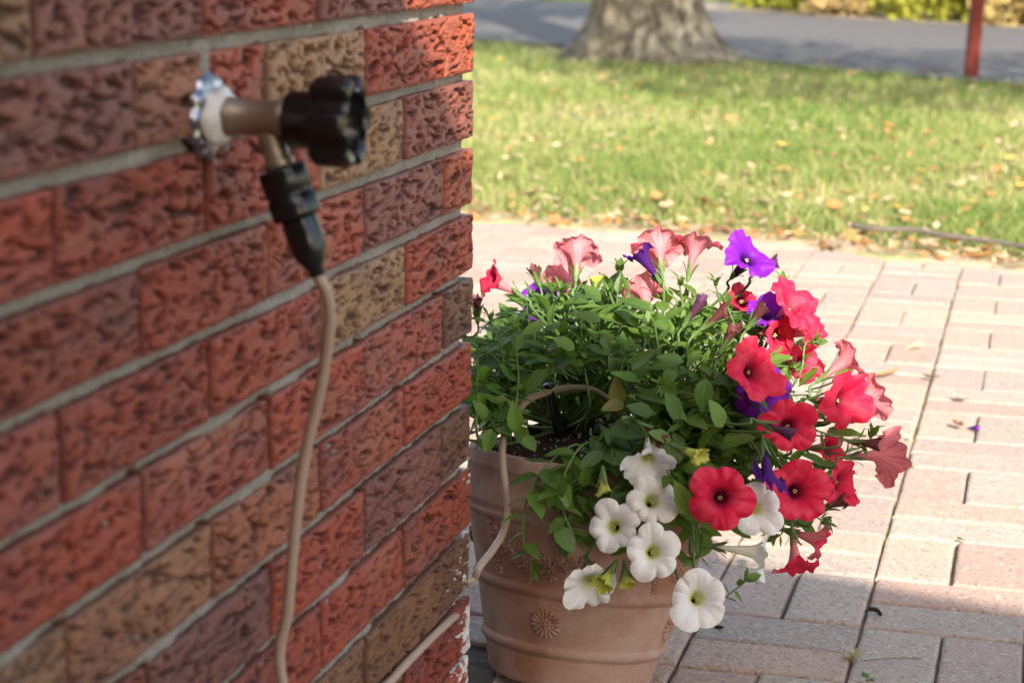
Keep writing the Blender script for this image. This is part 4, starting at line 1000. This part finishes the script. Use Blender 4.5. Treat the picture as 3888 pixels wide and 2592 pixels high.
leafm('yellow_leaf', (.62, .40, .06), (.55, .42, .14)); leafm('orange_leaf', (.52, .24, .08), (.58, .33, .14)); leafm('buff_leaf', (.52, .38, .24), (.60, .48, .33)); leafm('brown_leaf', (.20, .11, .06), (.30, .17, .09))
DL = {k: [dead_leaf(q*7+s) for s in range(3)] for q, k in enumerate(('yellow', 'orange', 'buff', 'brown'))}
for k, L_ in DL.items():
    for m_ in L_: m_.materials.append(MAT[k+'_leaf'])
LAB = {'yellow': 'bright yellow fallen leaf lying on the grass', 'orange': 'orange fallen leaf lying on the grass', 'buff': 'pale buff fallen leaf lying on the grass', 'brown': 'dark brown fallen leaf lying on the grass'}
rr = random.Random(21); done = 0
def lay(kind, p, s, label, group, tilt=.35):
    o = put('fallen_leaf', DL[kind][rr.randrange(3)], None); o.location = p; o.scale = (s*rr.uniform(.8, 1.2), s, s)
    o.rotation_euler = (rr.uniform(-tilt, tilt), rr.uniform(-tilt, tilt), rr.uniform(0, 6.28)); tag(o, label, 'leaf', group); return o
while done < 268:
    d = 1/(1/5.3+(1/15.5-1/5.3)*rr.random()); a = YAW+rr.uniform(-.20, .26); x, y = CAM.x+math.sin(a)*d, CAM.y+math.cos(a)*d
    if y < edge_y(x)+.06 or Rn.x*x+Rn.y*y > 9.3 or (x < .1 and y < .2) or ((x+2.0)**2+(y-11.3)**2 < .25): continue
    sx_, sy_ = seen((x, y, 0))
    if sx_ < 1100 or sx_ > 2360 or sy_ < -5: continue
    rn = Rn.x*x+Rn.y*y; kind = rr.choices(('yellow', 'orange', 'buff', 'brown'), (18, 30, 42, 10))[0]
    if rn > 8.4: kind = 'brown' if rr.random() < .5 else 'orange'
    onroad = rn > 8.4
    lay(kind, (x, y, (-.008 if onroad else rr.uniform(-.012, .012))), rr.uniform(.036, .066), (LAB[kind] if not onroad else kind+' fallen leaf lying on the grey road'), kind+(' leaves on the road' if onroad else ' fallen leaves on the lawn')); done += 1

# finer litter between the leaves: crumbs and scraps nobody could count
rs = np.random.RandomState(12); n = 4200; d = 1/(1/5.2+(1/13-1/5.2)*rs.rand(n)); a = YAW+rs.uniform(-.29, .30, n); x = CAM.x+np.sin(a)*d; y = CAM.y+np.cos(a)*d
ey = np.where(x < -0.2, 3.72-0.10*(x+0.2), 3.72-0.40*(x+0.2)); y = np.where(rs.rand(n) < .24, ey+np.abs(rs.randn(n))*.22-.04, y); ok = (y > ey-.06) & (x*Rn.x+y*Rn.y < 8.5) & ~((x < .1) & (y < .3)); x, y, ey = x[ok], y[ok], ey[ok]; n = len(x)
s_ = rs.uniform(.008, .026, n)[:, None]; a = rs.randn(n, 3)*np.array([1, 1, .35]); a /= np.linalg.norm(a, axis=1)[:, None]; b = np.cross(a, np.array([0, 0, 1.])+.3*rs.randn(n, 3)); p = np.stack([x, y, np.where(y < ey+.12, rs.uniform(.006, .016, n), rs.uniform(-.02, .012, n))], 1)
V = np.stack([p-a*s_, p+b*s_*.5, p+a*s_, p-b*s_*.5], 1).reshape(-1, 3)
for q, k in enumerate(('buff', 'orange', 'brown')):
    idx = [i for i in range(n) if i % 8 in ((0, 1, 2, 6), (3, 4), (5, 7))[q]]; V2 = np.concatenate([V[4*i:4*i+4] for i in idx])
    o = put('leaf_litter', mesh('leaf_litter', V2, [(4*i, 4*i+1, 4*i+2, 4*i+3) for i in range(len(idx))], False), MAT[k+'_leaf']); tag(o, kind='stuff')

# single things lying on the paving
g0 = ground(2122, 805); o = put('pale_leaf', leaf_mesh(50, .75, .5, .9, .2), MAT['pale_leaf']); o.location = g0+Vector((.0, 0, .008)); o.scale = (.042, .042, .042); o.rotation_euler = (.2, .5, 1.9)
o.data.materials.clear(); simple('pale_green', (.62, .66, .40), .5); o.data.materials.append(MAT['pale_green']); tag(o, 'pale green curled leaf lying on the paving beside a mossy joint', 'leaf')
lay('orange', ground(2036, 867)+Vector((0, 0, .006)), .055, 'long orange brown leaf on the paving right of the top red flower', None, .15).scale = (.03, .075, .04)
lay('brown', ground(2138, 874)+Vector((0, 0, .006)), .034, 'small brown leaf on the mossy paving joint', None, .2)
lay('brown', ground(2200, 986)+Vector((0, 0, .008)), .034, 'curled brown leaf tip touching the fallen purple petal', None, .2)
lay('buff', ground(2205, 922)+Vector((0, 0, .005)), .032, 'pale crumpled leaf scrap above the fallen purple petal', None, .2)
lay('orange', ground(2258, 598)+Vector((0, 0, .01)), .06, 'orange leaf at the paving edge below the fallen stick', None, .3)
lay('orange', ground(2190, 565)+Vector((0, 0, .01)), .05, 'small orange leaf tucked under the fallen stick', None, .3)
me = corolla('p', .016, .012, 400, .45, 2.0); o = put('fallen_petal', me, MAT['purple_petal']); o.location = ground(2236, 990)+Vector((0, 0, .006)); o.rotation_euler = (1.45, .2, 1.2); o.scale = (1, .5, 1); tag(o, 'crumpled purple petal fallen on the pale paving', 'petal')
q = [ground(1986, 1411)+Vector((0, 0, .004)), ground(1998, 1410)+Vector((0, 0, .007)), ground(2014, 1411)+Vector((0, 0, .006)), ground(2024, 1418)+Vector((0, 0, .003))]
o = put('withered_flower', mesh('w', *tube_vf(catmull(q, 5), [.0012]*4+[.0024, .0034, .0032, .0028, .0030, .0034, .003, .003, .0025, .003, .0024, .001], 7)), MAT['dark_dry']); tag(o, 'dark withered flower lying across a paving joint in the shade', 'flower')
o = put('pebble', mesh('p', *tube_vf([ground(1640, 1442)+Vector((0, 0, .002)), ground(1646, 1442)+Vector((0, 0, .002)), ground(1655, 1443)+Vector((0, 0, .002)), ground(1663, 1443)+Vector((0, 0, .002))], [.0008, .0024, .0024, .0008], 8)), MAT['dark_dry']); tag(o, 'flat dark pebble on the shaded paver beside the pot', 'pebble')
q = [ground(1984, 1519)+Vector((0, 0, .002)), ground(2050, 1516)+Vector((0, 0, .003)), ground(2117, 1514)+Vector((0, 0, .002))]
o = put('pine_needle', mesh('n', *tube_vf(catmull(q, 6), .0006, 5)), MAT['brown_leaf']); tag(o, 'thin brown needle on the shaded paver at the bottom right', 'twig')
def weed(name, x, y, n, h, mat, label, spread=.6, wd=.0012):
    g0 = ground(x, y, -.004); mb = MB(); r_ = random.Random(int(x*7+y))
    for i in range(n):
        a = r_.uniform(0, 6.28); L_ = h*r_.uniform(.6, 1.2); d = Vector((math.cos(a)*spread, math.sin(a)*spread, r_.uniform(.4, 1))).normalized(); s = Vector((-math.sin(a), math.cos(a), 0))*wd
        p = g0+Vector((r_.uniform(-.004, .004), r_.uniform(-.004, .004), 0)); m1 = p+d*L_*.55; m2 = p+d*L_-Vector((0, 0, L_*.2))
        mb.add([p-s*.6, p+s*.6, m1-s, m1+s, m2], [(0, 1, 3, 2), (2, 3, 4)])
    o = mb.build(name, MAT[mat]); floats(o.data, 'dry', [.9 if mat == 'grass' else .2]*len(mb.v)); tag(o, label, 'weed'); return o
weed('grass_tuft', 1955, 1520, 22, .030, 'grass', 'dry straw coloured grass tuft in a joint of the shaded paving')
weed('weed_sprout', 2207, 1246, 9, .014, 'petunia_leaf', 'tiny green sprout in a joint between two pale pavers', .9, .003)
weed('weed_sprout', 1992, 1564, 5, .022, 'petunia_leaf', 'small reddish weed at the bottom edge of the paving', .9, .003)
weed('weed_sprout', 2085, 1078, 14, .012, 'pale_leaf', 'clump of green moss where two paving joints meet', .9, .004)
weed('weed_sprout', 2082, 1013, 8, .010, 'pale_leaf', 'little moss patch on the joint below the fallen petal', .9, .004)
# moss lining the joints
mb = MB(); r_ = random.Random(31)
for _ in range(6000):
    i = r_.randrange(-6, 5); x = PX0+i*PM+r_.uniform(-.003, .003); y = r_.uniform(.3, 3.6)
    if r_.random() < .35: y = PY0+r_.randrange(-2, 16)*PM+r_.uniform(-.003, .003); x = r_.uniform(-1.2, 1.2)
    if y > edge_y(x)-.03 or float(pn(x*3.1, y*3.1, .2, 51)) < -0.12 or y < .75: continue
    a = r_.uniform(0, 6.28); h = r_.uniform(.003, .007); s = .0025
    mb.add([(x-s*math.cos(a), y-s*math.sin(a), -.011), (x+s*math.cos(a), y+s*math.sin(a), -.011), (x+r_.uniform(-.004, .004), y+r_.uniform(-.004, .004), -.011+h+.004)], [(0, 1, 2)])
o = mb.build('moss', MAT['grass']); floats(o.data, 'dry', [.15+.2*((i//3) % 7)/7 for i in range(len(mb.v))]); tag(o, kind='stuff')

# stick at the edge of the lawn
q = [ground(1957, 541), ground(2010, 549), ground(2090, 552), ground(2170, 562), ground(2260, 570), ground(2340, 580), ground(2400, 592), ground(2520, 600)]
q = [p+Vector((0, 0, z)) for p, z in zip(q, (.03, .028, .030, .026, .022, .018, .010, .008))]; C = catmull(q, 6)
stick = empty('fallen_stick', C[0]); tag(stick, 'long grey fallen stick lying where the lawn meets the paving', 'stick')
o = put('shaft', mesh('s', *tube_vf(C, [.0085-.003*i/len(C)+.0012*math.sin(i*1.7) for i in range(len(C))], 9)), MAT['stick_bark'], stick); o.location = -Vector(C[0])
o = put('broken_end', mesh('s', *tube_vf([C[0]+(C[0]-C[2]).normalized()*.022, C[0]+(C[0]-C[2]).normalized()*.008, C[0]], [.003, .0078, .0084], 9)), MAT['buff_leaf'], stick); o.location = -Vector(C[0])

# red wooden post by the road
po = empty('red_post', (0.085, 10.74, -.03)); tag(po, 'dark red square wooden post standing at the edge of the lawn by the road', 'post')
mb = MB(); mb.box((0, 0, .62), (.072, .072, 1.25)); mb.build('post_body', MAT['red_stain'], po, False).rotation_euler = (0, 0.03, .3)
mb = MB(); mb.lathe([(.06, 1.25), (.06, 1.27), (.0005, 1.30)], 4); mb.build('post_cap', MAT['red_stain'], po, False).rotation_euler = (0, .03, .3+.785)

# ---------------------------------------------------------------- the tree
TX, TY = -2.10, 11.45
tree = empty('shade_tree', (TX, TY, -.03)); tag(tree, 'broad grey tree trunk with flared roots standing on the lawn by the road', 'tree')
v = []; f = []; NA = 72; hs = [0, .02, .05, .09, .14, .2, .28, .38, .5, .65, .85, 1.1, 1.5, 2, 2.6, 3.2, 3.9]
rr = random.Random(2); lob = [(rr.uniform(0, 6.28), rr.uniform(.10, .28), rr.uniform(4, 9)) for _ in range(7)]
for i, h in enumerate(hs):
    for k in range(NA):
        a = 2*math.pi*k/NA; base = .318-.02*min(h, 2)+.12*math.exp(-h/.20)
        for (a0, amp, sh) in lob: base += amp*math.exp(-h/.20)*max(0, math.cos(a-a0))**sh*.55
        base += .02*math.sin(a*5+h*2)+.012*math.sin(a*11-h*3)
        v.append((base*math.cos(a)+.03*h, base*math.sin(a), h))
for i in range(len(hs)-1):
    for k in range(NA): f.append((i*NA+k, i*NA+(k+1) % NA, (i+1)*NA+(k+1) % NA, (i+1)*NA+k))
put('trunk', mesh('trunk', v, f), MAT['bark'], tree)
limbs = MB(); ends = []
for k in range(7):
    a = k*.9+.3; e = Vector((.1+math.cos(a)*2.6, math.sin(a)*2.6, 5.4+.5*math.sin(k*2))); s = Vector((.1, 0, 3.4+.06*k)); m = s.lerp(e, .5)+Vector((0, 0, .5))
    C = catmull([s, m, e], 6); limbs.tube(C, [.17*(1-.75*i/len(C)) for i in range(len(C))], 8); ends.append(e); ends.append(m)
limbs.build('limbs', MAT['bark'], tree)
def crown_mesh(name, blobs, n, size, seed):
    rs = np.random.RandomState(seed); P = []
    w = np.array([b[1] for b in blobs])**2; w = w/w.sum(); which = rs.choice(len(blobs), n, p=w)
    c = np.array([b[0] for b in blobs])[which]; r = np.array([b[1] for b in blobs])[which]
    d = rs.randn(n, 3); d /= np.linalg.norm(d, axis=1)[:, None]; p = c+d*(r*rs.rand(n)**.45)[:, None]*np.array([1, 1, .75])
    a = rs.randn(n, 3); a /= np.linalg.norm(a, axis=1)[:, None]; b = np.cross(a, rs.randn(n, 3)); b /= np.linalg.norm(b, axis=1)[:, None]
    s = size*rs.uniform(.6, 1.3, n)[:, None]
    V = np.stack([p-a*s, p+b*s*.55, p+a*s, p-b*s*.55], 1).reshape(-1, 3)
    return mesh(name, V, [(4*i, 4*i+1, 4*i+2, 4*i+3) for i in range(n)], False)
leafm('tree_leaf', (.10, .15, .03), (.16, .18, .04)); leafm('shrub_leaf', (.30, .33, .04), (.40, .38, .06)); leafm('shrub_leaf_dry', (.42, .33, .13), (.34, .22, .12))
put('crown', crown_mesh('crown', [(tuple(e), 1.1) for e in ends], 5200, .085, 3), MAT['tree_leaf'], tree)
# unseen second tree, added on the right to dapple the far lawn
t2 = empty('added_dapple_tree', (2.7, 5.0, -.03)); tag(t2, 'unseen slim tree added out of view on the right to dapple the grass', 'tree')
MB().tube(catmull([(0, 0, 0), (.03, .02, 1.5), (-.1, 0, 3.2), (-.5, 0, 4.6)], 6), [.17-.005*i for i in range(19)], 10).build('trunk', MAT['bark'], t2)
put('crown', crown_mesh('crown', [((-1.5, .3, 3.9), 1.0), ((-.3, -.4, 4.2), 1.1), ((-2.3, .5, 3.5), .8), ((.8, .3, 4.4), 1.2), ((-1.0, .9, 4.8), 1.1), ((-2.9, 0.9, 4.2), .9), ((-3.9, .8, 4.0), .8), ((-3.4, 1.6, 4.5), .8), ((-1.6, -1.0, 3.4), .65), ((-.6, -1.3, 3.5), .7), ((.4, -.9, 3.6), .7)], 5200, .075, 13), MAT['tree_leaf'], t2)
# shrubs beyond the road, only their feet are in the picture
for i, (a, b, mat, lab) in enumerate(((-14.0, 15.1, 'shrub_leaf', 'yellow green bushy shrub at the far left of the bed across the road'), (-12.7, 14.9, 'shrub_leaf_dry', 'straw coloured shrub with red brown stems across the road'), (-11.5, 14.8, 'shrub_leaf', 'yellow green shrub across the road just left of the red post'), (-10.3, 14.7, 'shrub_leaf_dry', 'dry buff shrub across the road right of the red post'), (-9.2, 14.7, 'shrub_leaf', 'yellow green shrub across the road at the right edge'))):
    x, y = rp(a, b); sh = empty('shrub', (x, y, -.03)); tag(sh, lab, 'shrub', 'shrubs in the bed across the road'); r_ = random.Random(60+i)
    mb = MB(); bl = []
    for q in range(11):
        an = r_.uniform(0, 6.28); e = Vector((math.cos(an)*r_.uniform(.15, .6), math.sin(an)*r_.uniform(.15, .6), r_.uniform(.35, 1.1))); mb.tube([Vector((e.x*.15, e.y*.15, 0)), e*.5+Vector((0, 0, .08)), e], [.022, .014, .006], 5); bl.append((tuple(e), .30)); bl.append((tuple(e*.5+Vector((0, 0, .05))), .26)); bl.append(((e.x*1.1, e.y*1.1, .14), .26))
    tag(mb.build('stems', MAT['brown_leaf'], sh), kind='stuff'); put('foliage', crown_mesh('foliage', bl, 3000, .055, 90+i), MAT[mat], sh)
